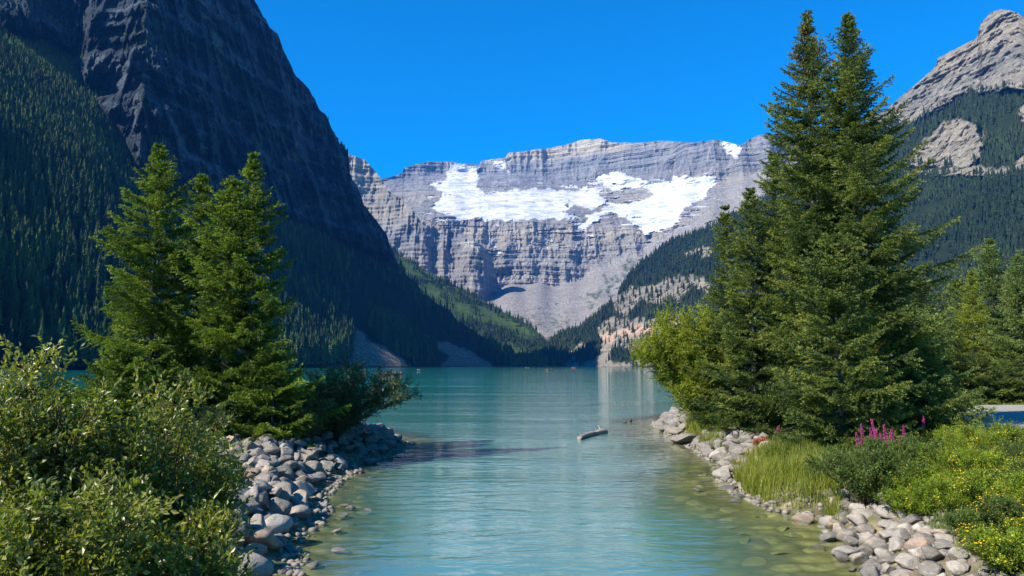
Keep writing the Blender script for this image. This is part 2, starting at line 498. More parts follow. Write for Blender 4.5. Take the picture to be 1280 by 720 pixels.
def snow_mask(V, pu, pv):
    q = np.stack([pu, pv, np.zeros_like(pu)], 1)
    d = np.full(len(V), -1e9)
    nx = fbm(q * np.array([0.12, 0.2, 1]), 5, 5, 0.65) * 6; ny = fbm(q * np.array([0.12, 0.2, 1]) + 50, 5, 14, 0.65) * 4
    for g_ in G: d = np.maximum(d, poly_sd(pu + nx, pv + ny, g_))
    # rock shows through the ice near its margins, thin snow lies on ledges beside it
    rk = fbm(q * np.array([0.09, 0.30, 1]), 4, 71, 0.6)
    m_ = smooth(d - 0.6 + rk * 4.5 * np.exp(-np.maximum(d, 0) / 7), -0.8, 1.0)
    led = smooth(fbm(q * np.array([0.05, 0.6, 1]), 4, 73, 0.6), 0.27, 0.38) * smooth(d, -22, -4) * smooth(pv, 215, 235)
    hole = smooth(rk, 0.5, 0.58) * (d < 10)
    return np.clip(np.maximum(m_ * (1 - hole), led * 0.85), 0, 1)


def vic_masks(V, pu, pv):
    return {'snow': snow_mask(V, pu, pv), 'scree': pmask(pu, pv, SCR, V, 12), 'forest': pmask(pu, pv, VEG, V, 30, 0.2, 5) * 0.85 * smooth(fbm(np.stack([pu * 0.16, pv * 0.22, pu * 0], 1), 4, 79, 0.7), -0.3, 0.25), 'orange': np.zeros(len(V))}


layer('far_mountain', np.linspace(380, 1140, 640), vic_top, vic_prof, 300, 0.0012, vic_relief, vic_masks, M['victoria'],
      'banded grey and tan mountain wall with white glaciers closing the valley', 1500)

# ---- the buttress standing before its left end
bt_top = sil([(330, 150), (400, 172), (434, 191), (445, 196), (456, 200), (466, 211), (477, 225), (484, 237), (500, 248), (515, 262), (528, 280), (560, 287), (585, 295), (604, 308), (613, 318), (618, 335), (622, 352), (632, 369), (645, 385), (660, 395)])


def bt_prof(U, t):
    d0 = np.interp(U, [330, 480, 560, 592, 604, 622, 640, 660], [4050, 3800, 3660, 3620, 3680, 3980, 4150, 4250])
    return d0 + t * d0 * 0.5 + 45 * np.sin(U * 0.07)


def bt_relief(P, U, t):
    g = fbm(P * np.array([0.006, 0.0015, 0.0012]), 5, 111, 0.55, ridged=True) * -90
    return g * 1.25 + strata(P, 66, 131, 50) * 20 + strata(P, 23, 132, 40) * 12 + fbm(P * np.array([0.02, 0.02, 0.008]), 4, 141) * 22


def bt_masks(V, pu, pv):
    z = np.zeros(len(V))
    return {'snow': z, 'scree': pmask(pu, pv, [c5([(380, 335), (430, 360), (440, 385), (380, 375), (330, 360)])], V, 4), 'forest': z, 'orange': z}


layer('cliff_buttress', np.linspace(330, 660, 300), bt_top, bt_prof, 170, 0.0015, bt_relief, bt_masks, M['buttress'],
      'sheer banded rock buttress at the left end of the far wall', 700, tbase=0.01)

# ---- left mountain
SHL = ([-700, -300, 0, 100, 200, 345, 400, 450, 500, 560, 610, 640, 700], [450, 430, 560, 620, 720, 900, 1000, 1100, 1200, 1400, 1600, 1750, 1950])
l_top = sil([(-700, -100), (-300, -60), (-100, -30), (0, -20), (100, -26), (180, -50), (240, -70), (280, -55), (303, -25), (318, 2), (332, 28), (345, 42), (358, 66), (370, 95), (385, 112), (400, 138), (418, 163), (424, 180), (435, 188), (437, 215), (446, 232), (455, 258), (470, 278), (483, 293), (490, 312),
             (497, 332), (520, 356), (545, 378), (575, 400), (605, 423), (630, 440), (655, 452), (700, 458)])
TB = ([-700, -300, 0, 40, 100, 150, 170, 250, 345, 400, 450, 492, 520, 700], [.46, .44, .418, .405, .345, .286, .245, .215, .186, .163, .141, .125, .13, .13])


_tbp = [(0, 36), (38, 51), (83, 72), (108, 121), (147, 168), (172, 212), (250, 242), (345, 272), (400, 293), (450, 315), (492, 332)]
_ta, _tt = az_t([p_[0] for p_ in _tbp], [p_[1] for p_ in _tbp])
TB = ([-700, -300, -110] + list(640 + F * np.tan(_ta)) + [520, 700], [.46, .45, .43] + list(_tt) + [.13, .13])


def dotu(U):
    a = np.arctan((U - 640) / F)
    sx, sy = 0.30, 0.954
    return np.maximum(-(-sy) * 0 + (-sy * np.sin(a) + sx * np.cos(a)), 0.3)


def l_prof(U, t):
    d0 = np.interp(U, *SHL)
    tb = np.interp(U, *TB)
    S = 0.74 * dotu(U) + 0.02
    tb = np.minimum(tb, S * 0.84)
    r = d0 * S / np.maximum(S - np.minimum(t, tb), 0.02)
    rb = d0 * S / (S - tb); zb = tb * rb
    S2 = 3.2 * dotu(U)
    r2 = (zb - S2 * rb) / (np.minimum(t, S2 * 0.8) - S2)
    return np.where(t <= tb, r, r2)


def l_cliff(U, t): return smooth(t - np.minimum(np.interp(U, *TB), 0.84 * (0.74 * dotu(U) + 0.02)), -0.004, 0.012)


def l_relief(P, U, t):
    c = l_cliff(U, t)
    near = smooth(t, 0.0, 0.02)
    g = fbm(P * np.array([0.0045, 0.0045, 0.002]), 5, 211, 0.6, ridged=True) * -75
    g2 = fbm(P * np.array([0.018, 0.018, 0.006]), 5, 221, 0.62, ridged=True) * -72
    st = strata(P, 84, 231, 70) * 62 + strata(P, 27, 232, 40) * 24
    wood = fbm(P * 0.0045, 4, 241) * 45 + fbm(P * 0.0016, 2, 242) * 60
    return near * (c * (g + g2 + st) + (1 - c) * wood) * np.interp(U, [300, 480, 560, 700], [1, 0.8, 0.4, 0.2])


LSCR = [[(446, 408), (462, 424), (490, 440), (515, 459), (432, 462), (440, 440)], [(533, 420), (560, 428), (590, 440), (618, 460), (552, 459), (560, 446)]]
LROCKY = [[(330, 0), (420, 0), (520, 340), (480, 420), (350, 270), (250, 250)]]


def l_masks(V, pu, pv):
    a = np.arctan2(V[:, 0], V[:, 1]); u_ = 640 + F * np.tan(a); r = np.hypot(V[:, 0], V[:, 1]); t = (V[:, 2] - CAM[2]) / r
    c = l_cliff(np.clip(u_, -700, 700), t)
    n = fbm(V * 0.006, 4, 250)
    c = np.clip(c + n * 0.5 * (c * (1 - c)) * 4, 0, 1)
    scr = pmask(pu, pv, LSCR, V, 7)
    return {'snow': np.zeros(len(V)), 'scree': scr, 'forest': (1 - c) * (1 - scr), 'orange': np.zeros(len(V))}


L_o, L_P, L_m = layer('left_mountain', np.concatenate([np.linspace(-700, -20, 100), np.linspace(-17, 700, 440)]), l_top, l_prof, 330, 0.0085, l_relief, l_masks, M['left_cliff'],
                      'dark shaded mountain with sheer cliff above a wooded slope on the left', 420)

# ---- sunlit wooded spur behind it
s_top = sil([(400, 250), (470, 296), (492, 312), (505, 322), (530, 336), (556, 350), (580, 362), (600, 374), (625, 388), (648, 399), (668, 411), (676, 420), (690, 434), (700, 446), (716, 455), (760, 459)])


def s_prof(U, t):
    d0 = np.interp(U, [400, 500, 600, 680, 760], [1750, 1880, 1980, 2030, 2050])
    S = np.interp(U, [400, 500, 600, 680, 760], [0.42, 0.36, 0.30, 0.24, 0.2])
    return d0 * S / np.maximum(S - t, 0.03)


def s_relief(P, U, t): return fbm(P * 0.006, 4, 311) * 70 * smooth(t, 0, 0.02)


SGR = [[(588, 378), (640, 402), (672, 420), (660, 428), (620, 410), (600, 396)], [(505, 350), (540, 362), (560, 385), (545, 385), (520, 368)], [(500, 325), (520, 340), (530, 352), (508, 345)]]


def s_masks(V, pu, pv):
    z = np.zeros(len(V)); g = pmask(pu, pv, SGR, V, 6)
    return {'snow': z, 'scree': pmask(pu, pv, [[(535, 352), (550, 365), (545, 375), (535, 368)], [(640, 405), (672, 413), (672, 416), (645, 409)]], V, 6), 'forest': 1 - z, 'orange': z, 'open': g}


M['spur'] = mountain_mat('spur_ground', [(0, (0.2, 0.18, 0.15)), (1, (0.25, 0.22, 0.18))], 0, 600, veg=(0.045, 0.075, 0.017), bumpd=5, sc_=2)
S_o, S_P, S_m = layer('wooded_spur', np.linspace(400, 760, 200), s_top, s_prof, 110, 0.001, s_relief, s_masks, M['spur'],
                      'sunlit green spur with conifers running down to the lake head', 400)

# ---- right mountain
r_top = sil([(660, 452), (690, 425), (705, 418), (731, 404), (757, 386), (774, 366), (787, 345), (809, 323), (843, 302), (869, 291), (899, 280), (940, 258), (1000, 216), (1050, 178), (1093, 144),
             (1110, 135), (1131, 116), (1150, 101), (1169, 84), (1173, 73), (1197, 60), (1221, 48), (1226, 28), (1240, 15), (1252, 11), (1266, 14), (1280, 20), (1300, 45), (1340, 80), (1500, 130), (1900, 160), (2400, 200)])


def r_prof(U, t):
    d0 = np.interp(U, [660, 720, 760, 820, 900, 1000, 1280, 1600, 2400], [2000, 1880, 1720, 1560, 1380, 1250, 1050, 950, 800])
    S = np.interp(U, [660, 760, 900, 1100, 1280, 2400], [0.22, 0.34, 0.42, 0.52, 0.60, 0.62])
    t1 = np.minimum(S * 0.55, 0.23)
    r = d0 * S / np.maximum(S - np.minimum(t, t1), 0.02)
    rb = d0 * S / (S - t1); zb = t1 * rb
    S2 = S * 1.55
    r2 = (zb - S2 * rb) / (np.minimum(t, S2 * 0.85) - S2)
    return np.where(t <= t1, r, r2)


def c7(pts): return [(780 + x / 1.566, y / 1.566) for x, y in pts]
def c6(pts): return [(660 + x / 4, 280 + y / 4) for x, y in pts]


R_ROCK = [c7([(400, 260), (560, 245), (640, 200), (700, 180), (790, 175), (900, 180), (1400, 300), (1400, -300), (400, -300)]),
          c7([(540, 330), (590, 270), (640, 232), (690, 240), (705, 270), (700, 310), (670, 330), (600, 325)]),
          c7([(540, 335), (700, 325), (750, 330), (790, 300), (790, 330), (740, 352), (680, 345), (560, 348)]),
          c7([(770, 215), (800, 180), (900, 200), (900, 260), (790, 260)]),
          c6([(440, 350), (520, 310), (620, 300), (760, 255), (900, 280), (940, 300), (920, 370), (860, 330), (820, 300), (800, 350), (760, 400), (690, 390), (640, 420), (560, 400), (520, 460), (420, 450), (410, 400)]),
          c6([(340, 530), (400, 500), (600, 470), (760, 450), (760, 520), (660, 540), (630, 610), (600, 640), (350, 640)]),
          c6([(205, 690), (215, 640), (240, 595), (275, 580), (270, 620), (240, 650), (240, 692)]),
          c6([(380, 470), (480, 470), (560, 490), (380, 520)]), c6([(780, 150), (860, 120), (950, 90), (950, 160), (880, 180), (800, 190)])]
R_OR = [c6([(345, 555), (420, 540), (520, 510), (620, 490), (760, 465), (760, 515), (640, 545), (625, 600), (560, 560), (440, 560), (430, 600), (360, 590)])]
R_SCR = [c6([(290, 700), (360, 650), (400, 640), (430, 700)]), c6([(500, 700), (560, 670), (640, 660), (640, 700)]), c6([(170, 693), (1000, 693), (1000, 712), (170, 712)])]


def r_relief(P, U, t):
    pu, pv = project(P)
    rk = pmask(pu, pv, R_ROCK, P, 8)
    near = smooth(t, 0.0, 0.015)
    g = fbm(P * np.array([0.004, 0.004, 0.003]), 5, 411, 0.6, ridged=True) * -55
    g2 = fbm(P * np.array([0.022, 0.022, 0.010]), 5, 421, 0.6, ridged=True) * -24
    st = (strata(P + P[:, :1] * np.array([0, 0, 0.12]), 52, 431, 14) * 26 + strata(P + P[:, :1] * np.array([0, 0, 0.12]), 18, 432, 10) * 12) * (0.3 + 0.7 * smooth(fbm(P * 0.004, 3, 436), -0.2, 0.3))
    hi = smooth(t, 0.2, 0.26)
    wood = fbm(P * 0.0045, 4, 441) * 50
    big = fbm(P * 0.0016, 3, 442) * 150
    return near * (rk * (g * (0.35 + 0.65 * hi) + g2 + st) + (1 - rk) * wood + big * smooth(t, 0.02, 0.15)) * np.interp(U, [660, 780, 900], [0.2, 0.7, 1])


def r_masks(V, pu, pv):
    rk = pmask(pu, pv, R_ROCK, V, 9, 0.09)
    orr = pmask(pu, pv, R_OR, V, 5)
    scr = pmask(pu, pv, R_SCR, V, 5)
    rk = np.maximum(rk, np.maximum(orr, scr))
    return {'snow': np.zeros(len(V)), 'scree': scr, 'forest': 1 - rk, 'orange': orr}


R_o, R_P, R_m = layer('right_mountain', np.concatenate([np.linspace(660, 1300, 520), np.linspace(1312, 2400, 80)]), r_top, r_prof, 330, 0.0016, r_relief, r_masks, M['right_rock'],
                      'tan rocky peak above dense dark forest on the right', 900)

# ------------------------------------------------------------------ far conifers
def conifer_template(tiers, sides, seed, slim=0.13):
    rg = np.random.default_rng(seed)
    V = []; T = []
    for k in range(tiers):
        z0 = 0.04 + 0.9 * (k / tiers) ** 0.95
        z1 = min(1.0, z0 + 1.9 / tiers)
        if k == tiers - 1: z1 = 1.0
        R = slim * (1 - (k / tiers)) ** 0.8 + 0.012
        ph = rg.uniform(0, 6)
        b = len(V)
        V.append((rg.normal(0, .004), rg.normal(0, .004), z1))
        for i in range(sides):
            th = ph + 2 * PI * i / sides
            rr = R * (1.12 if i % 2 else 0.62) * rg.uniform(0.75, 1.2)
            V.append((rr * math.cos(th), rr * math.sin(th), z0 + rg.uniform(-.02, .012)))
        for i in range(sides):
            T.append((b, b + 1 + i, b + 1 + (i + 1) % sides))
    return np.array(V), np.array(T)


def scatter(P, dens_mask, n, rng, hmin, hmax, umin=-60, umax=1340):
    """random points on a layer's face, uniform by true area x mask, kept where the frame could see them"""
    a = P[:-1, :-1]; b = P[:-1, 1:]; c = P[1:, :-1]; d = P[1:, 1:]
    # horizontal area
    ar = np.abs((b - a)[..., 0] * (c - a)[..., 1] - (b - a)[..., 1] * (c - a)[..., 0])
    w = ar * dens_mask[:-1, :-1]
    uc, vc = project(a.reshape(-1, 3))
    w = w.ravel() * ((uc > umin) & (uc < umax) & (vc > -60))
    idx = rng.choice(len(w), n, p=w / w.sum())
    i, j = np.unravel_index(idx, ar.shape)
    f, g = rng.random(n)[:, None], rng.random(n)[:, None]
    pts = a[i, j] * (1 - f) * (1 - g) + b[i, j] * f * (1 - g) + c[i, j] * (1 - f) * g + d[i, j] * f * g
    h = rng.uniform(hmin, hmax, n) * (0.75 + 0.35 * (vnoise(pts * 0.01, 77) * 0.5 + 0.5))
    return pts, h


def forest_mesh(name, pts, h, temps, rng, tint):
    Vs = []; Ts = []; At = []; off = 0
    which = rng.integers(0, len(temps), len(pts))
    for k, (tv, tf) in enumerate(temps):
        s = np.where(which == k)[0]
        if not len(s): continue
        th = rng.uniform(0, 6.28, len(s)); c, sn = np.cos(th), np.sin(th)
        wdt = h[s] * rng.uniform(0.8, 1.25, len(s))
        x = (tv[None, :, 0] * c[:, None] - tv[None, :, 1] * sn[:, None]) * wdt[:, None]
        y = (tv[None, :, 0] * sn[:, None] + tv[None, :, 1] * c[:, None]) * wdt[:, None]
        z = tv[None, :, 2] * h[s][:, None] - 0.6
        Vv = np.stack([x, y, z], -1) + pts[s][:, None, :]
        Vs.append(Vv.reshape(-1, 3))
        Ts.append((tf[None] + (np.arange(len(s)) * len(tv))[:, None, None] + off).reshape(-1, 3))
        At.append(np.repeat(tint[s], len(tv)))
        off += len(s) * len(tv)
    return mesh_np(name, np.concatenate(Vs), T=np.concatenate(Ts), attrs={'tint': np.concatenate(At)})


TEMP_FAR = [conifer_template(4, 6, 100 + k, (0.11, 0.15, 0.13, 0.17, 0.10)[k]) for k in range(5)]
TEMP_MID = [conifer_template(10, 9, 200 + k, (0.10, 0.13, 0.115, 0.14, 0.09)[k]) for k in range(5)]


def tints(pts, rng, amp=0.55):
    return np.clip(0.45 + 0.9 * fbm(pts * 0.006, 3, 88) + rng.normal(0, 0.25, len(pts)) * amp * 2, 0, 1)


rg = np.random.default_rng(31)
# left slope
mL = np.clip(L_m['forest'] - 0.4, 0, 1)
U_L, V_L = project(L_P.reshape(-1, 3)); U_L = U_L.reshape(mL.shape); V_L = V_L.reshape(mL.shape)
# thin out on the shaded talus at the far end, where only a few groups stand
thin = np.interp(U_L, [300, 400, 440, 700], [1, 0.55, 0.06, 0.06])
lowband = smooth(V_L, 405, 440) * smooth(U_L, 585, 660) * 0.9
thin = np.maximum(thin, lowband)
thin = np.where(in_poly(U_L, V_L, [(455, 400), (475, 396), (560, 428), (540, 448), (500, 448), (470, 425)]), 1.6, thin)
thin = np.where(in_poly(U_L, V_L, [(360, 395), (400, 400), (445, 425), (455, 450), (360, 458)]), 1.2, thin)
gap = smooth(fbm(L_P.reshape(-1, 3) * np.array([0.012, 0.012, 0.004]), 4, 98).reshape(mL.shape), -0.42, 0.05)
hiw = 1 + 1.4 * smooth(V_L, 260, 120)
ptsL, hL = scatter(L_P, mL * thin * (0.12 + gap) * hiw, 21000, rg, 14, 33, -330, 700)
# loose trees on the cliff ledges
pc, hc = scatter(L_P, np.clip(1 - L_m['forest'], 0, 1) * (1 - L_m['scree']) * smooth(fbm(L_P.reshape(-1, 3) * 0.008, 3, 99).reshape(mL.shape), 0.1, 0.35), 700, rg, 7, 13, -60, 500)
dist = np.linalg.norm(ptsL - CAM, axis=1)
uL, vL = project(ptsL)
size = hL / dist * F
vis = (uL > 0) & (uL < 690) & (vL < 470) & (vL > 0)
# the left spruces and shrubs hide what stands behind them
hidden = in_poly(uL, vL, [(0, 462), (115, 440), (125, 370), (180, 230), (300, 230), (350, 330), (375, 470), (375, 500), (0, 500)])
order = np.argsort(-(size * (vis & ~hidden)))
ind = order[:270]
keep = np.ones(len(ptsL), bool); keep[ind] = False
near_s = keep & (size > 17)
far_s = keep & ~near_s
tL = np.clip(tints(ptsL, rg) + 0.35 * smooth(ptsL[:, 2], 320, 620), 0, 1)  # higher trees tinted lighter: larch green plus sun on the upper slope
m1 = forest_mesh('slope_forest', ptsL[near_s], hL[near_s], TEMP_MID, rg, tL[near_s])
link('slope_forest', m1, M['far_tree_left'], kind='stuff', label='dense conifer forest on the lower slope of the left mountain')
pp = np.concatenate([ptsL[far_s], pc]); hh = np.concatenate([hL[far_s], hc])
m2 = forest_mesh('upper_forest', pp, hh, TEMP_FAR, rg, np.clip(tints(pp, rg) + 0.4 * smooth(pp[:, 2], 300, 600), 0, 1))  # same lift with height, sunlight and larch green put into the tint
link('upper_forest', m2, M['far_tree_left'], kind='stuff', label='distant conifers high on the left mountain')
tree_me = []
for k, (tv, tf) in enumerate(TEMP_MID):
    tree_me.append(mesh_np('shore_conifer', tv, T=tf, attrs={'tint': np.full(len(tv), (0.2, 0.35, 0.5, 0.65, 0.8)[k])}))
    tree_me[-1].materials.append(M['far_tree_left'])
for q, i in enumerate(ind):
    u_ = uL[i]
    if u_ > 440:
        lab, grp = 'slim dark conifer in the grove on the scree at the far left shore', 'conifers in the grove on the far scree'
    elif u_ > 330:
        lab, grp = 'slim conifer at the mountain foot behind the left spruces', 'conifers at the foot of the left mountain'
    else:
        lab, grp = 'tall dark conifer in the front rows of the forest across the lake', 'front conifers of the forest across the lake'
    h = hL[i]
    link('conifer', tree_me[q % 5], loc=ptsL[i] - np.array([0, 0, 0.5]), rot=(0, 0, rg.uniform(0, 6.28)), scale=(h * rg.uniform(0.9, 1.2), h * rg.uniform(0.9, 1.2), h),
         label=lab, category='tree', group=grp)
# spur
mS = np.where(S_m['open'] > 0.5, 0.05, 1.0) * (1 - S_m['scree']) * smooth(fbm(S_P.reshape(-1, 3) * 0.012, 3, 97).reshape(S_m['open'].shape), -0.35, 0.25)
ptsS, hS = scatter(S_P, mS + 0.03, 4200, rg, 15, 26)
link('spur_forest', forest_mesh('spur_forest', ptsS, hS, TEMP_FAR, rg, tints(ptsS, rg) * 0.8), M['far_tree'], kind='stuff', label='conifers over the sunlit spur and along the lake head')
# right mountain
U_R, V_R = project(R_P.reshape(-1, 3)); U_R = U_R.reshape(R_m['forest'].shape); V_R = V_R.reshape(U_R.shape)
mR = np.clip(R_m['forest'], 0, 1) ** 2 * smooth(fbm(R_P.reshape(-1, 3) * 0.01, 3, 96).reshape(U_R.shape), -0.6, -0.1)
mR = mR + 0.10 * (V_R > 290)
ptsR, hR = scatter(R_P, mR, 23000, rg, 11, 27, 650, 1320)
link('right_forest', forest_mesh('right_forest', ptsR, hR, TEMP_FAR, rg, tints(ptsR, rg) * 0.75), M['far_tree'], kind='stuff', label='dense dark conifer forest on the right mountain')

# ------------------------------------------------------------------ near land, lake bed, water
SL = [at(u, v)[:2] for u, v in [(335, 711), (350, 689), (349, 675), (374, 662), (386, 642), (388, 622), (408, 609), (410, 597), (428, 591), (428, 580), (458, 575), (484, 568), (500, 561)]]
POLY_L = [(-3.6, -12), (-3.7, 6), (-3.75, 10)] + [tuple(p) for p in SL] + [(-5.2, 39), (-9, 44), (-18, 50), (-40, 58), (-400, 75), (-400, -12)]
SR = [at(u, v)[:2] for u, v in [(1116, 716), (1104, 703), (1080, 674), (1061, 668), (1042, 645), (1014, 640), (986, 638), (958, 629), (936, 618), (920, 598), (921, 585), (900, 575), (878, 562), (866, 552), (842, 543), (826, 527)]]
POLY_R = [(5.4, -12), (5.8, 6), (6.1, 10)] + [tuple(p) for p in SR] + [(11.5, 54), (17, 62), (32, 80), (90, 170), (300, 420), (650, 800), (6000, 900), (6000, -12)]


def shore_d(x, y):
    n = fbm(np.stack([x * 0.8, y * 0.8, x * 0], 1), 3, 501) * 0.25
    dl = poly_sd(x, y, POLY_L); dr = poly_sd(x, y, POLY_R)
    return np.maximum(dl, dr) + n, dl > dr


def ground_z(x, y):
    d, left = shore_d(x, y)
    hmax = np.where(left, 1.15, 1.0)
    land = hmax * (1 - np.exp(-np.maximum(d, 0) / 1.7))
    land = land + fbm(np.stack([x * 0.35, y * 0.35, x * 0], 1), 3, 502) * 0.12 * smooth(d, 0, 1.5)
    dd = np.maximum(-d, 0)
    bed = -0.06 * dd - 0.10 * np.maximum(dd - 2.2, 0) ** 1.3
    bed = np.maximum(bed, -4.0) + fbm(np.stack([x * 1.6, y * 1.6, x * 0], 1), 3, 503) * 0.05
    # roadway is levelled
    z = np.where(d > 0, land, bed)
    return z


def axis(fine0, fine1, step, lo, hi, n):
    a = fine0 - np.geomspace(step * 2, fine0 - lo, n)[::-1]
    b = fine1 + np.geomspace(step * 2, hi - fine1, n)
    return np.concatenate([a, np.arange(fine0, fine1 + 1e-6, step), b])


gx = axis(-30, 45, 0.3, -15000, 15000, 40)
gy = axis(-8, 66, 0.3, -400, 15000, 40)
GX, GY = np.meshgrid(gx, gy)
gz = ground_z(GX.ravel(), GY.ravel())
gd, gl = shore_d(GX.ravel(), GY.ravel())
V = np.stack([GX.ravel(), GY.ravel(), gz], 1)
m = NT('bank_ground')
p = m.pos()
n1 = m.noise(p, 0.7, 5, 0.65); n2 = m.noise(p, 6, 5, 0.7)
soil = m.ramp(n2, [(0.3, (0.09, 0.07, 0.05)), (0.7, (0.24, 0.20, 0.15))])
green = m.ramp(n2, [(0.3, (0.035, 0.055, 0.012)), (0.7, (0.10, 0.13, 0.025))])
landc = m.mix(m.maprange(n1, 0.4, 0.6), soil, green)
# stones and silt of the lake bed
vor = m.n('TexVoronoi', {'Vector': m.mapping(p, (1, 1, 0)), 'Scale': 1.6, 'Randomness': 1.0})
vor2 = m.n('TexVoronoi', {'Vector': m.mapping(p, (1, 1, 0)), 'Scale': 4.5, 'Randomness': 1.0})
stone = m.mix(m.n('SeparateColor', {0: vor.outputs['Color']}).outputs[0], (0.17, 0.15, 0.06), (0.44, 0.37, 0.16), 'MIX')
gap = m.maprange(vor.outputs['Distance'], 0.25, 0.55)
bedc = m.mix(gap, stone, (0.08, 0.075, 0.04))
bedc = m.mix(m.maprange(vor2.outputs['Distance'], 0.3, 0.6, 0, 0.5), bedc, (0.12, 0.11, 0.06))
bedc = m.mix(m.maprange(n1, 0.35, 0.65, 0, 0.45), bedc, (0.26, 0.22, 0.10))
c = m.mix(m.attr('wet'), landc, bedc)
m.done(m.principled(c, 0.9, m.bump(m.math('ADD', n2, m.math('MULTIPLY', m.maprange(vor.outputs['Distance'], 0.6, 0.1), 2.0)), 0.6, 0.06)))
M['ground'] = m.m
link('ground', mesh_np('ground', V, Q=grid_quads(len(gy), len(gx)), attrs={'wet': smooth(-gd, -0.9, 0.1)}, smooth_shade=True), M['ground'], kind='structure',
     label='grassy lake banks and stony lake bed')

# water sheet
wx = axis(-20, 30, 0.5, -15000, 15000, 40); wy = axis(-8, 60, 0.5, -400, 15000, 40)
WX, WY = np.meshgrid(wx, wy)
wd, wl = shore_d(WX.ravel(), WY.ravel())
murk = np.where(wl, smooth(-wd, 0.2, 3.0) ** 0.8, smooth(-wd, 0.9, 4.6)) * 0.97
murk = np.where(np.maximum(np.abs(WX.ravel()) - 60, WY.ravel() - 90) > 0, 1.0, murk)
m = NT('lake_water')
p = m.pos()
mur = m.attr('murk')
w1 = m.noise(m.mapping(p, (1.0, 2.3, 1)), 1.1, 2, 0.5, 0.5)
w2 = m.noise(m.mapping(p, (1.0, 1.8, 1), (31, 7, 0), (0, 0, 0.35)), 5.5, 3, 0.6)
w3 = m.noise(m.mapping(p, (0.25, 0.9, 1), (3, 9, 0), (0, 0, 0.1)), 0.9, 2, 0.5)
patch = m.noise(m.mapping(p, (0.035, 0.16, 1)), 1.0, 3, 0.55)
amp = m.maprange(patch, 0.38, 0.64, 0.4, 1.7)
h = m.math('ADD', m.math('MULTIPLY', w1, 0.026), m.math('ADD', m.math('MULTIPLY', w2, 0.0030), m.math('MULTIPLY', w3, 0.012)))
nor = m.n('Bump', {'Height': m.math('MULTIPLY', h, amp), 'Strength': 1.0, 'Distance': 1.0}).outputs[0]
body_n = m.noise(m.mapping(p, (0.02, 0.05, 1)), 1.0, 3)
body = m.mix(body_n, (0.012, 0.225, 0.200), (0.022, 0.285, 0.250))
shoal = m.maprange(m.n('SeparateXYZ', {0: p}).outputs[1], 15, 130, 1.0, 0.0)
body = m.mix(shoal, body, m.mix(body_n, (0.055, 0.155, 0.135), (0.095, 0.22, 0.19)))
diff = m.n('BsdfDiffuse', {'Color': body, 'Normal': nor}).outputs[0]
tra = m.n('BsdfTransparent', {'Color': (0.86, 0.94, 0.80, 1)}).outputs[0]
bod = m.n('MixShader', {0: mur, 1: tra, 2: diff}).outputs[0]
glo = m.n('BsdfGlossy', {'Color': (1, 1, 1, 1), 'Roughness': 0.03, 'Normal': nor}).outputs[0]
bf = m.n('NewGeometry').outputs['Backfacing']
fr = m.n('Fresnel', {'IOR': m.maprange(bf, 0, 1, 1.42, 0.704), 'Normal': nor}).outputs[0]
m.done(m.n('MixShader', {0: fr, 1: bod, 2: glo}).outputs[0])
M['water'] = m.m
V = np.stack([WX.ravel(), WY.ravel(), np.zeros(WX.size)], 1)
link('lake_water', mesh_np('lake_water', V, Q=grid_quads(len(wy), len(wx)), attrs={'murk': murk}, smooth_shade=True), M['water'], kind='structure',
     label='calm turquoise glacial lake reflecting the mountains')

# ------------------------------------------------------------------ road on the right
def strip(name, poly, z, mat, label):
    bm = bmesh.new()
    vs = [bm.verts.new((x, y, z)) for x, y in poly]
    f = bm.faces.new(vs)
    r = bmesh.ops.extrude_face_region(bm, geom=[f])
    bmesh.ops.translate(bm, verts=[v for v in r['geom'] if isinstance(v, bmesh.types.BMVert)], vec=(0, 0, -0.5))
    bmesh.ops.recalc_face_normals(bm, faces=bm.faces)
    me = bpy.data.meshes.new(name); bm.to_mesh(me); bm.free()
    return link(name, me, mat, kind='structure', label=label)


m = NT('asphalt'); p = m.pos()
n1 = m.noise(p, 1.3, 4); n2 = m.noise(p, 60, 3, 0.7)
c = m.mix(m.maprange(n1, 0.35, 0.65), (0.27, 0.25, 0.22), (0.34, 0.315, 0.275))
c = m.mix(m.maprange(n2, 0.4, 0.6, 0, 0.4), c, (0.10, 0.10, 0.10))
m.done(m.principled(c, 0.9, m.bump(n2, 0.3, 0.01))); M['asphalt'] = m.m
strip('road', [(14.6, 25.5), (60, 27.5), (60, 47.5), (26, 46.5), (21, 42), (16, 31)], 1.2, M['asphalt'], 'grey paved path behind the flowering bank')

# ------------------------------------------------------------------ rocks
def rock_mesh(seed):
    bm = bmesh.new(); bmesh.ops.create_icosphere(bm, subdivisions=3, radius=1.0)
    co = np.array([v.co[:] for v in bm.verts])
    rg = np.random.default_rng(seed)
    # chip a few facets off, then roughen
    for _ in range(rg.integers(9, 16)):
        n = rg.normal(size=3); n /= np.linalg.norm(n); d = rg.uniform(0.45, 0.84)
        k = co @ n - d
        co = co - np.where(k > 0, k * 0.99, 0)[:, None] * n
    co = co * (1 + 0.10 * fbm(co * 1.3 + seed, 3, seed))[:, None] + 0.06 * fbm(co * 4 + seed, 3, seed + 3)[:, None] * co
    co *= np.array([1.0, rg.uniform(0.65, 0.95), rg.uniform(0.5, 0.75)])
    for v, c in zip(bm.verts, co): v.co = c.tolist()
    me = bpy.data.meshes.new('shore_rock'); bm.to_mesh(me); bm.free()
    me.polygons.foreach_set('use_smooth', [True] * len(me.polygons))
    return me


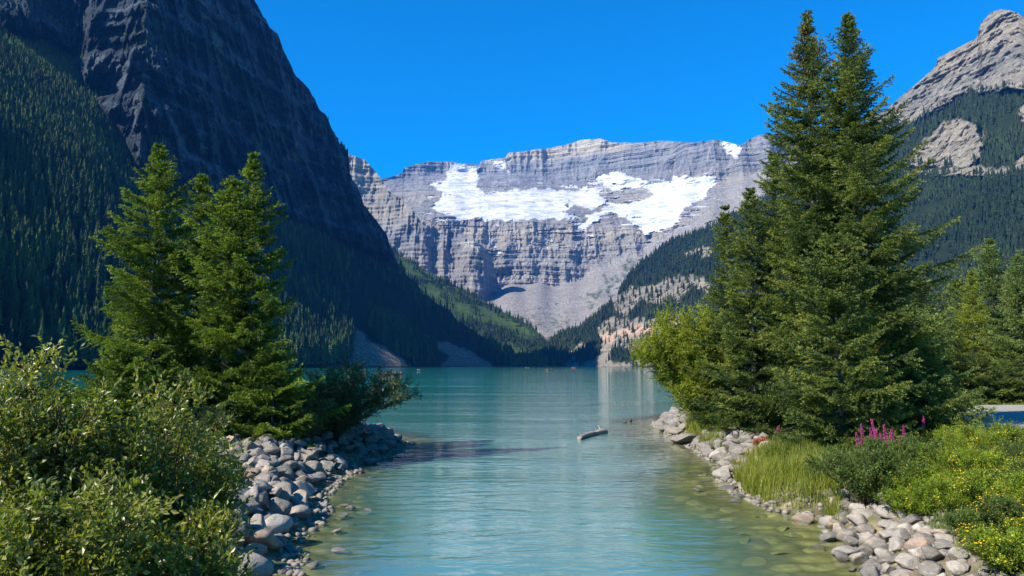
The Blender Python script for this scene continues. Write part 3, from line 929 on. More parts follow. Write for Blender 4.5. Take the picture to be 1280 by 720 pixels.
m = NT('shore_rock'); p = m.pos()
oi = m.n('ObjectInfo').outputs['Random']
base = m.ramp(oi, [(0.0, (0.22, 0.20, 0.17)), (0.22, (0.37, 0.33, 0.275)), (0.42, (0.28, 0.245, 0.20)), (0.56, (0.42, 0.35, 0.27)), (0.68, (0.40, 0.285, 0.20)), (0.78, (0.50, 0.45, 0.38)), (0.9, (0.19, 0.175, 0.155))], 'CONSTANT')
vp = m.n('VectorMath', {0: p, 1: m.n('CombineXYZ', {0: m.math('MULTIPLY', oi, 37.0), 1: oi, 2: oi}).outputs[0]}, operation='ADD').outputs[0]
n1 = m.noise(vp, 1.8, 5, 0.6); n2 = m.noise(vp, 14, 5, 0.75); n3 = m.noise(m.mapping(vp, (1, 1, 5), rot=(0.4, 0.3, 0)), 2.4, 3, 0.6)
c = m.mix(m.maprange(n1, 0.4, 0.65, 0, 0.5), base, (0.15, 0.145, 0.14))
c = m.mix(m.maprange(n2, 0.35, 0.65, 0, 0.55), c, m.mix(1.0, c, (0.5, 0.5, 0.5), 'MULTIPLY'))
c = m.mix(m.maprange(n3, 0.56, 0.66, 0, 0.35), c, (0.5, 0.44, 0.38))
lich = m.noise(vp, 7.0, 4, 0.7)
c = m.mix(m.maprange(lich, 0.62, 0.68, 0, 0.7), c, (0.10, 0.095, 0.08))
c = m.mix(m.maprange(m.noise(vp, 4.0, 5, 0.8), 0.64, 0.7, 0, 0.6), c, (0.42, 0.38, 0.28))
# wet dark line at the water
zz = m.n('SeparateXYZ', {0: m.n('NewGeometry').outputs['Position']}).outputs[2]
wet = m.maprange(zz, 0.12, 0.02, 0, 0.55)
c = m.mix(wet, c, (0.07, 0.065, 0.05))
# algae below it
c = m.mix(m.maprange(zz, 0.0, -0.05, 0, 0.85), c, m.mix(n1, (0.20, 0.17, 0.07), (0.42, 0.35, 0.15)))
m.done(m.principled(c, m.maprange(zz, 0.12, 0.03, 0.85, 0.35), m.bump(m.math('ADD', n1, m.math('MULTIPLY', n2, 0.5)), 0.55, 0.12), spec=0.3))
M['rock'] = m.m
ROCKS = [rock_mesh(900 + k) for k in range(14)]
for r_ in ROCKS: r_.materials.append(M['rock'])
used = []; ROCKLIST = []


def add_rock(x, y, s, lab, grp, rg, z=None, flat=1.0, sink=0.25, lift=0.0):
    gzv = float(ground_z(np.array([x]), np.array([y]))[0]) if z is None else z
    o = dict(k=int(rg.integers(0, 14)), loc=[x, y, gzv + s * (0.55 - sink) * flat + lift], rot=(rg.uniform(-.3, .3), rg.uniform(-.3, .3), rg.uniform(0, 6.28)),
             scale=[s, s * rg.uniform(0.85, 1.1), s * flat * rg.uniform(0.8, 1.1)], lab=lab, grp=grp, size=s / y)
    used.append((x, y, s)); ROCKLIST.append(o)
    return o


def fill_rocks(box, cond, n, sizes, lab, grp, rg, kmin=0.72, lift=0.0, tries=6000, **kw):
    got = 0; mine = []
    x0, x1, y0, y1 = box
    X = rg.uniform(x0, x1, tries); Y = rg.uniform(y0, y1, tries)
    d, lf = shore_d(X, Y)
    pu, pv = project(np.stack([X, Y, ground_z(X, Y)], 1))
    ok = cond(d, lf, X, Y, pu, pv)
    S = np.sort(rg.uniform(0, 1, tries))[::-1] ** 2.0 * (sizes[1] - sizes[0]) + sizes[0]
    for x, y, s, k in zip(X, Y, S, ok):
        if not k: continue
        ua = np.array(used)
        if len(ua) and (((ua[:, 0] - x) ** 2 + (ua[:, 1] - y) ** 2) < ((ua[:, 2] + s) * kmin) ** 2).any(): continue
        # farther rocks are laid a little larger; tiny ones there would not be seen
        o = add_rock(x, y, s, lab, grp, rg, lift=lift, **kw)
        mine.append((x, y, s)); got += 1
        if got >= n: break
    return got


rr = np.random.default_rng(55)
# prominent stones, one by one (pixel foot, half width in pixels)
for u, v, hw, lab in [(325, 655, 19, 'large smooth pale boulder with rounded top in the left bank'),
                      (357, 664, 20, 'grey boulder with its foot in the water at the outermost bulge of the left bank'),
                      (312, 688, 17, 'squat grey boulder at the water edge near the lower left shrub'),
                      (420, 660, 17, 'low flat grey stone standing alone in the water off the left bank'),
                      (440, 632, 8, 'small dark stone poking from the water off the left bank'),
                      (462, 578, 13, 'pale stone at the outer tip of the left rock spit'),
                      (1003, 648, 19, 'low grey boulder in the water before the reeds'),
                      (968, 630, 11, 'small pale boulder at the foot of the reeds'),
                      (1022, 622, 11, 'pale angular stone among the reeds'),
                      (1062, 632, 10, 'grey stone at the right end of the reeds'),
                      (1140, 640, 18, 'pale grey boulder upright before the yellow flowering shrubs'),
                      (1075, 660, 19, 'broad pale boulder at the waterline below the green shrub'),
                      (1112, 656, 22, 'long flat grey boulder just behind the right waterline'),
                      (1112, 704, 15, 'rounded pale boulder sitting in the shallows at lower right'),
                      (1128, 720, 18, 'dark topped boulder cut by the lower picture edge at right'),
                      (912, 608, 16, 'flat brown stone just breaking the surface of the shallows'),
                      (856, 552, 20, 'broad sloping grey boulder before the willow'),
                      (1082, 694, 8, 'small stone in the shallows off the lower right rocks'),
                      (1066, 708, 9, 'low stone farthest out in the shallows at lower right')]:
    z0 = 0.0
    p = at(u, v, 0.05); s = hw / F * p[1]
    o = add_rock(p[0], p[1], s, lab, None, rr, z=None if u not in (420, 440, 912, 1003, 1082, 1066) else -0.28 * s, flat=0.8)
    if u in (420, 912, 1082, 1066): o['scale'][2] *= 0.5
GLB = 'stones of the left bank'
fill_rocks((-9, -3, 9, 22), lambda d, l, x, y, pu, pv: l & (d > 0.12) & (d < 3.3) & (pu > 225) & (pv > 535), 115, (0.10, 0.50),
           'rounded grey stone in the near half of the rubble bank on the left shore', GLB, rr, 0.66, tries=9000)
fill_rocks((-9, -3, 22, 37), lambda d, l, x, y, pu, pv: l & (d > 0.15) & (d < 3.8) & (pu > 225) & (pv > 535), 170, (0.14, 0.40),
           'rounded grey stone in the far half of the rubble bank on the left shore', 'far stones of the left bank', rr, 0.64, tries=9000)
fill_rocks((-8, -3, 11, 36), lambda d, l, x, y, pu, pv: l & (d > 0.5) & (d < 2.6) & (pu > 245) & (pv > 540), 60, (0.12, 0.32),
           'stone lying on top of the rubble bank along the left shore', 'upper stones of the left bank', rr, 0.34, lift=0.20)
fill_rocks((5.5, 9.5, 10, 21), lambda d, l, x, y, pu, pv: ~l & (d > -0.7) & (d < 0.95) & (pu > 1035) & (pu < 1200), 66, (0.08, 0.27),
           'rounded grey stone at the water edge of the lower right bank', 'stones of the lower right bank', rr, 0.66, tries=9000)
fill_rocks((6.3, 9.5, 25.5, 36), lambda d, l, x, y, pu, pv: ~l & (d > -0.3) & (d < 2.0) & (pu > 870) & (pu < 956), 60, (0.16, 0.42),
           'grey stone in the heap between the reeds and the willow', 'stones between the reeds and the willow', rr, 0.60)
fill_rocks((7.5, 13, 40, 53), lambda d, l, x, y, pu, pv: ~l & (d > -0.5) & (d < 3) & (pu > 818) & (pu < 890), 40, (0.22, 0.55),
           'pale stone in the heap at the tip of the right shore', 'stones at the tip of the right shore', rr, 0.58)
fill_rocks((4.0, 8, 12, 27), lambda d, l, x, y, pu, pv: ~l & (d > -2.2) & (d < -0.3), 34, (0.10, 0.30),
           'brown stone lying under the clear shallow water by the right bank', 'sunken stones by the right bank', rr, 1.0, flat=0.4, sink=0.6)
fill_rocks((-5, -1.5, 12, 33), lambda d, l, x, y, pu, pv: l & (d > -1.8) & (d < -0.3), 30, (0.12, 0.30),
           'dark stone lying under the shallow water by the left bank', 'sunken stones by the left bank', rr, 1.2, flat=0.4, sink=0.6)
ROCKLIST.sort(key=lambda o: (o['grp'] is not None, -o['size']))
for o in ROCKLIST[:295]:
    link('shore_rock', ROCKS[o['k']], loc=o['loc'], rot=o['rot'], scale=o['scale'], label=o['lab'], category='rock', group=o['grp'])
# the smallest beyond that, as one heap
Vr = []; Tr = []; off = 0
RV = [np.array([v.co[:] for v in r_.vertices]) for r_ in ROCKS]; RF = [np.array([list(p_.vertices) for p_ in r_.polygons]) for r_ in ROCKS]
for o in ROCKLIST[295:]:
    Mx = Matrix.LocRotScale(Vector([float(c) for c in o['loc']]), __import__('mathutils').Euler(o['rot']), Vector([float(c) for c in o['scale']]))
    A_ = np.array(Mx); v_ = RV[o['k']] @ A_[:3, :3].T + A_[:3, 3]
    Vr.append(v_); Tr.append(RF[o['k']] + off); off += len(v_)
link('small_stones', mesh_np('small_stones', np.concatenate(Vr), T=np.concatenate(Tr), smooth_shade=True), M['rock'], kind='stuff', label='smallest stones of the banks, lying between and under the larger ones')


# pebbles: uncountable
def pebbles(name, box, cond, n, label):
    x0, x1, y0, y1 = box
    rg = np.random.default_rng(77)
    X = rg.uniform(x0, x1, n * 12); Y = rg.uniform(y0, y1, n * 12)
    d, lf = shore_d(X, Y); pu, pv = project(np.stack([X, Y, ground_z(X, Y)], 1))
    k = np.where(cond(d, lf, X, Y, pu, pv))[0][:n]
    X, Y = X[k], Y[k]; Z = ground_z(X, Y)
    bm = bmesh.new(); bmesh.ops.create_icosphere(bm, subdivisions=1, radius=1)
    tv = np.array([v.co[:] for v in bm.verts]); tf = np.array([[v.index for v in f.verts] for f in bm.faces]); bm.free()
    s = rg.uniform(0.03, 0.11, len(k))
    jit = 1 + rg.normal(0, 0.14, (len(k), len(tv), 1))
    Vv = tv[None] * jit * s[:, None, None] * np.array([1, 0.9, 0.65]) + np.stack([X, Y, Z + s * 0.2], 1)[:, None]
    T = (tf[None] + (np.arange(len(k)) * len(tv))[:, None, None]).reshape(-1, 3)
    link(name, mesh_np(name, Vv.reshape(-1, 3), T=T, smooth_shade=True), M['pebble'], kind='stuff', label=label)


m = NT('pebbles'); p = m.pos()
vo = m.n('TexVoronoi', {'Vector': p, 'Scale': 5.0}).outputs['Color']
c = m.ramp(m.n('SeparateColor', {0: vo}).outputs[0], [(0, (0.11, 0.10, 0.09)), (0.5, (0.20, 0.18, 0.155)), (1, (0.27, 0.23, 0.19))])
m.done(m.principled(c, 0.85)); M['pebble'] = m.m
pebbles('gravel', (-9, -3, 9, 37), lambda d, l, x, y, pu, pv: l & (d > -0.5) & (d < 3), 3500, 'small pebbles between the stones of the left bank')
pebbles('gravel', (5.5, 14, 10, 53), lambda d, l, x, y, pu, pv: ~l & (d > -0.5) & (d < 1.6), 3000, 'small pebbles between the stones of the right bank')

# ------------------------------------------------------------------ spruces
def nrm(v): return v / (np.linalg.norm(v, axis=-1, keepdims=True) + 1e-9)


def blades(P, D, n, ln, wd, spread, rg, tint):
    """n slim triangles from each point P heading roughly along D"""
    N = len(P)
    P = np.repeat(P, n, 0); D = np.repeat(D, n, 0); tint = np.repeat(tint, n)
    d = nrm(D + rg.normal(0, spread, (N * n, 3)))
    L = ln * rg.uniform(0.65, 1.25, N * n)[:, None]
    side = nrm(np.cross(d, rg.normal(0, 1, (N * n, 3)))) * (wd * rg.uniform(0.7, 1.3, N * n)[:, None])
    V = np.stack([P - side * 0.5, P + side * 0.5, P + d * L * 0.6 + side * 0.55, P + d * L], 1)
    b = (np.arange(N * n) * 4)[:, None]
    T = np.concatenate([b + np.array([[0, 1, 2]]), b + np.array([[0, 2, 3]])], 0)
    tn = np.clip(tint + rg.normal(0, 0.10, N * n), 0, 1)
    return V.reshape(-1, 3), T, np.repeat(tn, 4)


def spruce(H, Rfun, rg, dens=1.0, trunk_r=None, bare=0.04, step=0.10, nbl=5, bl=0.080, bw=0.027, lean=0.0, up0=0.5, cones=0, tuft=0.055):
    """returns crown mesh, trunk mesh, cones mesh. Rfun(f, az) = crown radius at height fraction f"""
    tb = Tubes(); tr = trunk_r or H * 0.013
    zs = np.linspace(-0.3, H * 0.985, 14)
    wob = np.cumsum(rg.normal(0, 0.012 * H / 14, (14, 2)), 0)
    tp = np.stack([wob[:, 0] + lean * zs, wob[:, 1], zs], 1)
    tb.add(tp, tr * (1 - np.linspace(0, 1, 14)) ** 0.85 + 0.008, 8)
    fl_ = []; al_ = []
    hh_ = bare * H
    while hh_ < H * 0.99:
        nw = max(3, int(round(rg.uniform(4.2, 7.2) * dens ** 0.5)))
        a0_ = rg.uniform(0, 2 * PI)
        for i_ in range(nw):
            fl_.append(min(0.994, (hh_ + rg.normal(0, 0.035)) / H)); al_.append(a0_ + 2 * PI * i_ / nw + rg.normal(0, 0.22))
        hh_ += rg.uniform(0.24, 0.52) * (0.6 + 0.5 * (1 - hh_ / H)) / dens ** 0.5
    f = np.clip(np.array(fl_), 0, 0.994); az = np.array(al_); nb = len(f)
    Ps = []; Ds = []; Ti = []; Cp = []
    for k in range(nb):
        a = az[k]; h = f[k] * H
        L = Rfun(f[k], a) * rg.choice([rg.uniform(0.85, 1.15), rg.uniform(0.5, 0.9), rg.uniform(1.15, 1.4)], p=[0.6, 0.32, 0.08])
        if L < 0.05: continue
        base = np.array([np.interp(h, zs, tp[:, 0]), np.interp(h, zs, tp[:, 1]), h])
        rad = np.array([math.cos(a), math.sin(a), 0]); lat = np.array([-math.sin(a), math.cos(a), 0])
        e0 = np.interp(f[k], [0, 0.35, 0.75, 1], [-0.25, -0.08, 0.28, 0.75]) + rg.normal(0, 0.09)
        cur = np.interp(f[k], [0, 0.5, 1], [0.20, 0.16, 0.05])
        bend = rg.normal(0, 0.12)
        ns = 7; s = np.linspace(0, 1, ns)
        def pt(s):
            s = np.asarray(s)[:, None]
            return base + rad * s * L + lat * bend * L * s ** 2 + np.array([0, 0, 1.0]) * L * (e0 * s + cur * s ** 3 - 0.12 * s * (1 - s))
        pb = pt(s)
        tb.add(pb, np.linspace(0.010 + 0.007 * L, 0.004, ns), 4)
        bt = 0.36 + rg.normal(0, 0.16)
        # twigs
        nt = max(4, int(L / step))
        ss = np.linspace(0.06 if L < 1.2 else 0.14, 1.0, nt) + rg.normal(0, 0.01, nt); ss = np.clip(ss, 0.03, 1)
        q0 = pt(ss); tan = nrm(pt(np.clip(ss + 0.02, 0, 1.03)) - pt(ss - 0.02))
        for sgn in (-1, 1):
            tl = (0.13 + 0.34 * L * (1 - ss) ** 0.7 * np.clip((ss - 0.08) * 3.2, 0.1, 1)) * rg.uniform(0.5, 1.25, nt)
            tl = np.minimum(tl, 0.75)
            td = nrm(tan * 0.75 + sgn * lat * 0.85 + np.array([0, 0, -0.05]) + rg.normal(0, 0.12, (nt, 3)))
            m_ = max(2, int(0.85 / tuft))
            g = (np.arange(m_) + 0.5) * tuft
            sel = g[None, :] < tl[:, None] + 0.03
            droop = -0.18 * g[None, :, None] ** 2 * np.array([0, 0, 1.0]) * 3.0
            pos = q0[:, None] + td[:, None] * g[None, :, None] + droop
            dd = np.broadcast_to(td[:, None] + np.array([0, 0, 0.32]), pos.shape)
            Ps.append(pos[sel]); Ds.append(dd[sel])
            tip = (g[None, :] / (tl[:, None] + 0.05))
            Ti.append((bt + 0.20 * tip + 0.20 * ss[:, None] ** 2)[sel])  # tips tinted lighter for new growth and light, inner crown darker for shade
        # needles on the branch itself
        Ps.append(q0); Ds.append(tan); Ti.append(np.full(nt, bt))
        if cones and f[k] > 1 - cones:
            for _ in range(rg.integers(1, 5)):
                Cp.append(pt([rg.uniform(0.35, 1.0)])[0] + np.array([rg.normal(0, .05), rg.normal(0, .05), -0.04]))
    P = np.concatenate(Ps); D = np.concatenate(Ds); Tn = np.concatenate(Ti)
    V, T, tn = blades(P, D, nbl, bl, bw, 0.6, rg, Tn)
    # leader
    crown = mesh_np('crown', V, T=T, attrs={'tint': tn})
    cm = None
    if Cp:
        bm = bmesh.new(); bmesh.ops.create_uvsphere(bm, u_segments=5, v_segments=4, radius=1)
        tv = np.array([v.co[:] for v in bm.verts]) * np.array([0.03, 0.03, 0.075])
        tf3 = []
        bmesh.ops.triangulate(bm, faces=bm.faces)
        tf3 = np.array([[v.index for v in f_.verts] for f_ in bm.faces]); bm.free()
        C = np.array(Cp)
        V2 = (tv[None] + C[:, None]).reshape(-1, 3)
        cm = mesh_np('cones', V2, T=(tf3[None] + (np.arange(len(C)) * len(tv))[:, None, None]).reshape(-1, 3), smooth_shade=True)
    return crown, tb.mesh('trunk'), cm


def cone_R(Rmax, p=0.8, lobes=(), irr=0.24, seed=0, fmax=0.12):
    rg = np.random.default_rng(seed + 1000)
    ph = rg.uniform(0, 6.28, 6)
    def R(f, a):
        a = (a + PI) % (2 * PI) - PI
        body = Rmax * (1 - f) ** p * (0.75 + 0.25 * min(1, f / fmax)) * min(1.0, 0.25 + 0.75 * (1 - f) / 0.14) + 0.05
        body *= 1 + irr * math.sin(2 * a + ph[0] + 9 * f) + irr * 0.7 * math.sin(f * 38 + ph[1] + a) + irr * 0.5 * math.sin(f * 71 + ph[2] - 2 * a)
        for f0, df, a0, da, mul in lobes:
            dang = (a - a0 + PI) % (2 * PI) - PI
            body *= 1 + (mul - 1) * math.exp(-((f - f0) / df) ** 2 - (dang / da) ** 2)
        return body
    return R


def place_spruce(label, u, y, vtop, R, seed, mat, group=None, base_z=None, **kw):
    x = atd(u, y)
    z = float(ground_z(np.array([x]), np.array([float(y)]))[0]) if base_z is None else base_z
    a, t = az_t(u, vtop)
    H = CAM[2] + t * math.hypot(x, y) - z - 0.05
    rg = np.random.default_rng(seed)
    cr, tk, cn = spruce(H, R, rg, **kw)
    root = thing('spruce_tree', label, 'tree', (x, y, z), 0, group)
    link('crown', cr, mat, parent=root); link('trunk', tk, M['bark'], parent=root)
    if cn: link('cone_clumps', cn, M['cone'], parent=root, kind='stuff')
    return root, H


GR = 'tall spruces of the right bank'; GLs = 'spruces of the left point'
place_spruce('tallest straight spruce of the right bank, with long ragged limbs reaching right', 1072, 30, 14,
             cone_R(3.6, 0.74, [(0.44, 0.022, 0.1, 0.5, 1.75), (0.575, 0.016, -0.1, 0.45, 1.8), (0.37, 0.02, 0.0, 0.5, 1.5), (0.66, 0.015, 0.1, 0.4, 1.7), (0.75, 0.012, 0.0, 0.5, 1.6), (0.5, 0.35, 0.0, 0.9, 0.78)], seed=1), 11, M['spruce'], GR, dens=1.4)
place_spruce('tall spruce left of the tallest one, its narrow top hung with brown cones', 1021, 31.5, 10,
             cone_R(3.1, 0.74, [(0.3, 0.05, PI, 0.7, 1.2)], seed=2), 12, M['spruce'], GR, dens=1.4, cones=0.22)
place_spruce('slim shorter spruce leaning on the left flank of the big pair', 938, 33.5, 232, cone_R(2.3, 0.75, seed=3), 13, M['spruce'], GR, dens=1.2)
place_spruce('lowest slim spruce at the left edge of the right bank group', 908, 36, 255, cone_R(1.9, 0.75, seed=4), 14, M['spruce'], GR, dens=1.1)
place_spruce('middle height spruce filling the gap between the slim ones and the big pair', 972, 34, 190, cone_R(2.2, 0.8, seed=41), 141, M['spruce'], GR, dens=1.15)
place_spruce('young dense spruce standing in front of the big pair', 1045, 25.5, 290, cone_R(2.2, 0.66, irr=0.2, seed=5), 15, M['spruce'], GR, dens=1.9, bare=0.01)
place_spruce('low broad spruce behind the magenta flowers', 1135, 28, 385, cone_R(2.2, 0.6, seed=6), 16, M['spruce_blue'], GR, dens=1.9, bare=0.01)

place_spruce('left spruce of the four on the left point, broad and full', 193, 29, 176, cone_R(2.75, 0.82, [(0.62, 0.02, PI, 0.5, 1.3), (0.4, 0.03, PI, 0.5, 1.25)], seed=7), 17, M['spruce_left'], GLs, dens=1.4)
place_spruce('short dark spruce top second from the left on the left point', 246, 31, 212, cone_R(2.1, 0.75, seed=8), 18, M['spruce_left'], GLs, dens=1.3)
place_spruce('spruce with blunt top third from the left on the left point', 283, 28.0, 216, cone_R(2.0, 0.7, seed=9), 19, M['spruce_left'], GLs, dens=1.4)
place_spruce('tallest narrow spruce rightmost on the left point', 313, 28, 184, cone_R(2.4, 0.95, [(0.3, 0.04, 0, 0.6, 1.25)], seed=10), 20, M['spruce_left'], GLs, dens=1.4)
place_spruce('low young spruce at the right foot of the left point group', 345, 27, 440, cone_R(1.4, 0.55, seed=21), 22, M['spruce_left'], GLs, dens=2.2, bare=0.01)
place_spruce('low bushy spruce at the left foot of the left point group', 160, 26, 428, cone_R(1.6, 0.55, seed=23), 24, M['spruce_left'], GLs, dens=2.2, bare=0.01)

GB = 'conifers beyond the path'
b0, H0 = place_spruce('yellow green conifer with loose top beyond the path', 1214, 57, 338, cone_R(2.2, 0.9, seed=31, irr=0.3), 31, M['willow'], GB, base_z=1.1, dens=0.9, step=0.12, nbl=3, bl=0.12, bw=0.035, tuft=0.075)
b1, H1 = place_spruce('broad grey green spruce at the right picture edge beyond the path', 1272, 53, 318, cone_R(3.3, 0.85, seed=32), 32, M['spruce_blue'], GB, base_z=1.1, dens=1.3, step=0.12, nbl=3, bl=0.12, bw=0.035, tuft=0.075)
b2, H2 = place_spruce('dark spruce filling the gap left of the path end', 1176, 51, 392, cone_R(2.6, 0.85, seed=33), 33, M['spruce'], GB, base_z=1.1, dens=1.5, step=0.12, nbl=3, bl=0.12, bw=0.035, tuft=0.075)
for u, y, h, lab in [(1240, 60, 12.0, 'tall spruce behind the yellow green conifer'), (1312, 58, 13.0, 'spruce just beyond the right picture edge'), (1196, 66, 9.5, 'farthest spruce between the limbs of the big spruce and the yellow green conifer'),
                     (1345, 50, 12, 'outermost spruce right of the path'), (1150, 60, 9, 'spruce behind the low broad one right of the big pair'), (1105, 52, 10, 'spruce half hidden behind the tallest spruce')]:
    dup(b1 if h > 11 else b2, (atd(u, y), y, 1.05), RNG.uniform(0, 6), h / (H1 if h > 11 else H2), lab, GB)
for u, lab in [(1222, 'low spreading spruce directly behind the path, left'), (1258, 'low spreading spruce directly behind the path, right'), (1300, 'low spreading spruce at the right end of the path')]:
    dup(b2, (atd(u, 50), 50, 0.9), RNG.uniform(0, 6), (0.75, 0.75, 0.62), lab, GB)

# ------------------------------------------------------------------ shrubs
def leaves(P, D, ln, wd, rg, tint, spread=0.5):
    N = len(P)
    d = nrm(D + rg.normal(0, spread, (N, 3)))
    side = nrm(np.cross(d, rg.normal(0, 1, (N, 3)) + np.array([0, 0, 0.8])))
    nn = np.cross(side, d)
    L = (ln * rg.uniform(0.6, 1.2, N))[:, None]; W = (wd * rg.uniform(0.75, 1.2, N))[:, None]
    V = np.stack([P, P + d * L * 0.45 + side * W + nn * W * 0.35, P + d * L, P + d * L * 0.45 - side * W + nn * W * 0.35], 1)
    b = (np.arange(N) * 4)[:, None]
    T = np.concatenate([b + np.array([[0, 1, 2]]), b + np.array([[0, 2, 3]])], 0)
    return V.reshape(-1, 3), T, np.repeat(np.clip(tint + rg.normal(0, 0.16, N), 0, 1), 4)


def shrub(h, w, rg, nstem=12, nbr=14, ntw=8, leaf=(0.05, 0.012), sp=0.02, lean=(0, 0), flowers=0, upright=0.5, tw=0.3, flower_r=0.02):
    tb = Tubes(); P = []; D = []; Tn = []; tips = []
    for k in range(nstem):
        a = rg.uniform(0, 2 * PI); rr = math.sqrt(rg.uniform(0.02, 1))
        out = np.array([math.cos(a), math.sin(a), 0]) * w * 0.5 * rr
        top = h * (1 - 0.38 * rr ** 2) * rg.uniform(0.82, 1.05)
        tt = np.linspace(0, 1, 7)[:, None]
        b0 = out * 0.22
        pts = b0 + (out * 0.85 + np.array([lean[0], lean[1], 0])) * tt ** 1.5 + np.array([0, 0, top]) * tt ** (0.9) + np.cumsum(rg.normal(0, 0.02 * h / 3, (7, 3)), 0)
        tb.add(pts, np.linspace(0.007 * h + 0.004, 0.004, 7), 5)
        bt = 0.45 + rg.normal(0, 0.12)
        for j in range(nbr):
            s = rg.uniform(0.12, 1.0)
            b = np.array([np.interp(s, tt[:, 0], pts[:, c]) for c in range(3)])
            sd = nrm(np.array([np.interp(min(1, s + .1), tt[:, 0], pts[:, c]) for c in range(3)]) - b + np.array([0, 0, 1e-3]))
            bd = nrm(sd * upright + nrm(rg.normal(0, 1, 3) * np.array([1, 1, 0.35])) * 0.75 + nrm(out + 1e-3) * 0.25 + np.array([0, 0, 0.15]))
            bl = h * tw * rg.uniform(0.5, 1.1) * (1 - 0.45 * s)
            q = np.linspace(0, 1, 4)[:, None]
            bp = b + bd * bl * q + np.array([0, 0, 0.18 * bl]) * q ** 2
            tb.add(bp, np.linspace(0.0055, 0.0025, 4), 3)
            for i in range(ntw):
                s2 = rg.uniform(0.15, 1)
                o = b + bd * bl * s2 + np.array([0, 0, 0.18 * bl]) * s2 ** 2
                td = nrm(bd * 0.6 + rg.normal(0, 0.55, 3) + np.array([0, 0, 0.25]))
                tl = rg.uniform(0.08, 0.24) * (0.5 + h / 4)
                n = max(3, int(tl / sp))
                g = np.linspace(0.1, 1, n)[:, None]
                P.append(o + td * tl * g); D.append(np.broadcast_to(td, (n, 3))); Tn.append(np.full(n, bt + rg.normal(0, 0.09)))
                tips.append(o + td * tl)
    P = np.concatenate(P); D = np.concatenate(D); Tn = np.concatenate(Tn)
    P[:, 2] = np.maximum(P[:, 2], 0.01)
    V, T, tn = leaves(P, D, leaf[0], leaf[1], rg, Tn, 0.6)
    fol = mesh_np('foliage', V, T=T, attrs={'tint': tn})
    fm = None
    if flowers:
        tips = np.array(tips)
        # blossoms sit on the outer tips of the bush
        rad = (tips[:, 0] / (w / 2)) ** 2 + (tips[:, 1] / (w / 2)) ** 2 + (tips[:, 2] / h) ** 2
        o = np.argsort(-(rad + rg.normal(0, 0.15, len(rad))))[:flowers]
        c = tips[o] + np.array([0, 0, 0.02]); N = len(c)
        nr = nrm(np.stack([c[:, 0] / w, c[:, 1] / w, 0.6 + c[:, 2] / h], 1) + rg.normal(0, 0.35, (N, 3)))
        a1 = nrm(np.cross(nr, rg.normal(0, 1, (N, 3)))); a2 = np.cross(nr, a1)
        Vs = [c]; R = (flower_r * rg.uniform(0.8, 1.25, N))[:, None]
        for i in range(10):
            th = 2 * PI * i / 10; rad_ = R * (1.0 if i % 2 else 0.5)
            Vs.append(c + (a1 * math.cos(th) + a2 * math.sin(th)) * rad_ + nr * R * 0.2)
        Vf = np.stack(Vs, 1).reshape(-1, 3); b = (np.arange(N) * 11)[:, None]
        Tf = np.concatenate([b + np.array([[0, 1 + i, 1 + (i + 1) % 10]]) for i in range(10)], 0)
        fm = mesh_np('blossoms', Vf, T=Tf)
    return fol, tb.mesh('stems'), fm


def place_shrub(name, label, x, y, z, h, w, seed, mat, group=None, cat='shrub', **kw):
    fol, st, fm = shrub(h, w, np.random.default_rng(seed), **kw)
    if z is None: z = float(ground_z(np.array([float(x)]), np.array([float(y)]))[0]) - 0.03
    if name == 'willow_shrub': pass
    root = thing(name, label, cat, (x, y, z), 0, group)
    link('foliage', fol, mat, parent=root); link('stems', st, M['twig'], parent=root)
    if fm: link('blossoms', fm, M['petal_yellow'], parent=root)
    return root


def top_h(u, v, y, x=None):
    x = atd(u, y); a, t = az_t(u, v)
    z = float(ground_z(np.array([x]), np.array([float(y)]))[0])
    return x, CAM[2] + t * math.hypot(x, y) - z


GF = 'willow shrubs of the near left bank'
for u, v, y, w, seed, lab in [
    (55, 430, 8.6, 1.3, 61, 'tallest willow shrub of the near left bank, its reddish leader rising highest'),
    (-5, 440, 9.2, 1.5, 62, 'willow shrub cut by the left picture edge'),
    (190, 462, 9.6, 1.7, 63, 'broad grey green willow shrub right of the tallest one'),
    (240, 505, 10.6, 1.5, 64, 'willow shrub before the foot of the left spruces, its right side over the stones'),
    (110, 560, 7.4, 2.0, 65, 'low dense willow shrub at the bottom left, nearest the camera'),
    (215, 590, 8.3, 1.5, 66, 'low willow shrub nearest the stones at the bottom'),
    (15, 590, 7.0, 1.9, 67, 'low willow shrub in the lower left corner')]:
    x, h = top_h(u, v, y)
    place_shrub('willow_shrub', lab, x, y, None, h - 0.25, w, seed, M['shrub'], GF, nstem=18, nbr=17, ntw=9, leaf=(0.074, 0.019), sp=0.033, tw=0.28)
x, h = top_h(430, 462, 30.5)
place_shrub('dark_shrub', 'dark spreading shrub leaning over the water at the end of the left stones', x - 0.6, 30.5, None, h, 4.6, 71, M['dark_shrub'], None, nstem=34, nbr=24, ntw=9, leaf=(0.085, 0.02), sp=0.035, lean=(1.1, 0), tw=0.3)
x, h = top_h(375, 490, 28.0)
place_shrub('dark_shrub', 'lower dark shrub between the left spruces and the overhanging one', x, 28, None, h, 2.6, 72, M['dark_shrub'], None, nstem=22, nbr=20, ntw=8, leaf=(0.08, 0.018), sp=0.035, tw=0.28)
x, h = top_h(265, 512, 26)
place_shrub('dark_shrub', 'dark shrub under the left spruces above the stones', x, 26, None, h, 3.2, 73, M['dark_shrub'], None, nstem=22, nbr=20, ntw=8, leaf=(0.08, 0.018), sp=0.035, tw=0.28)

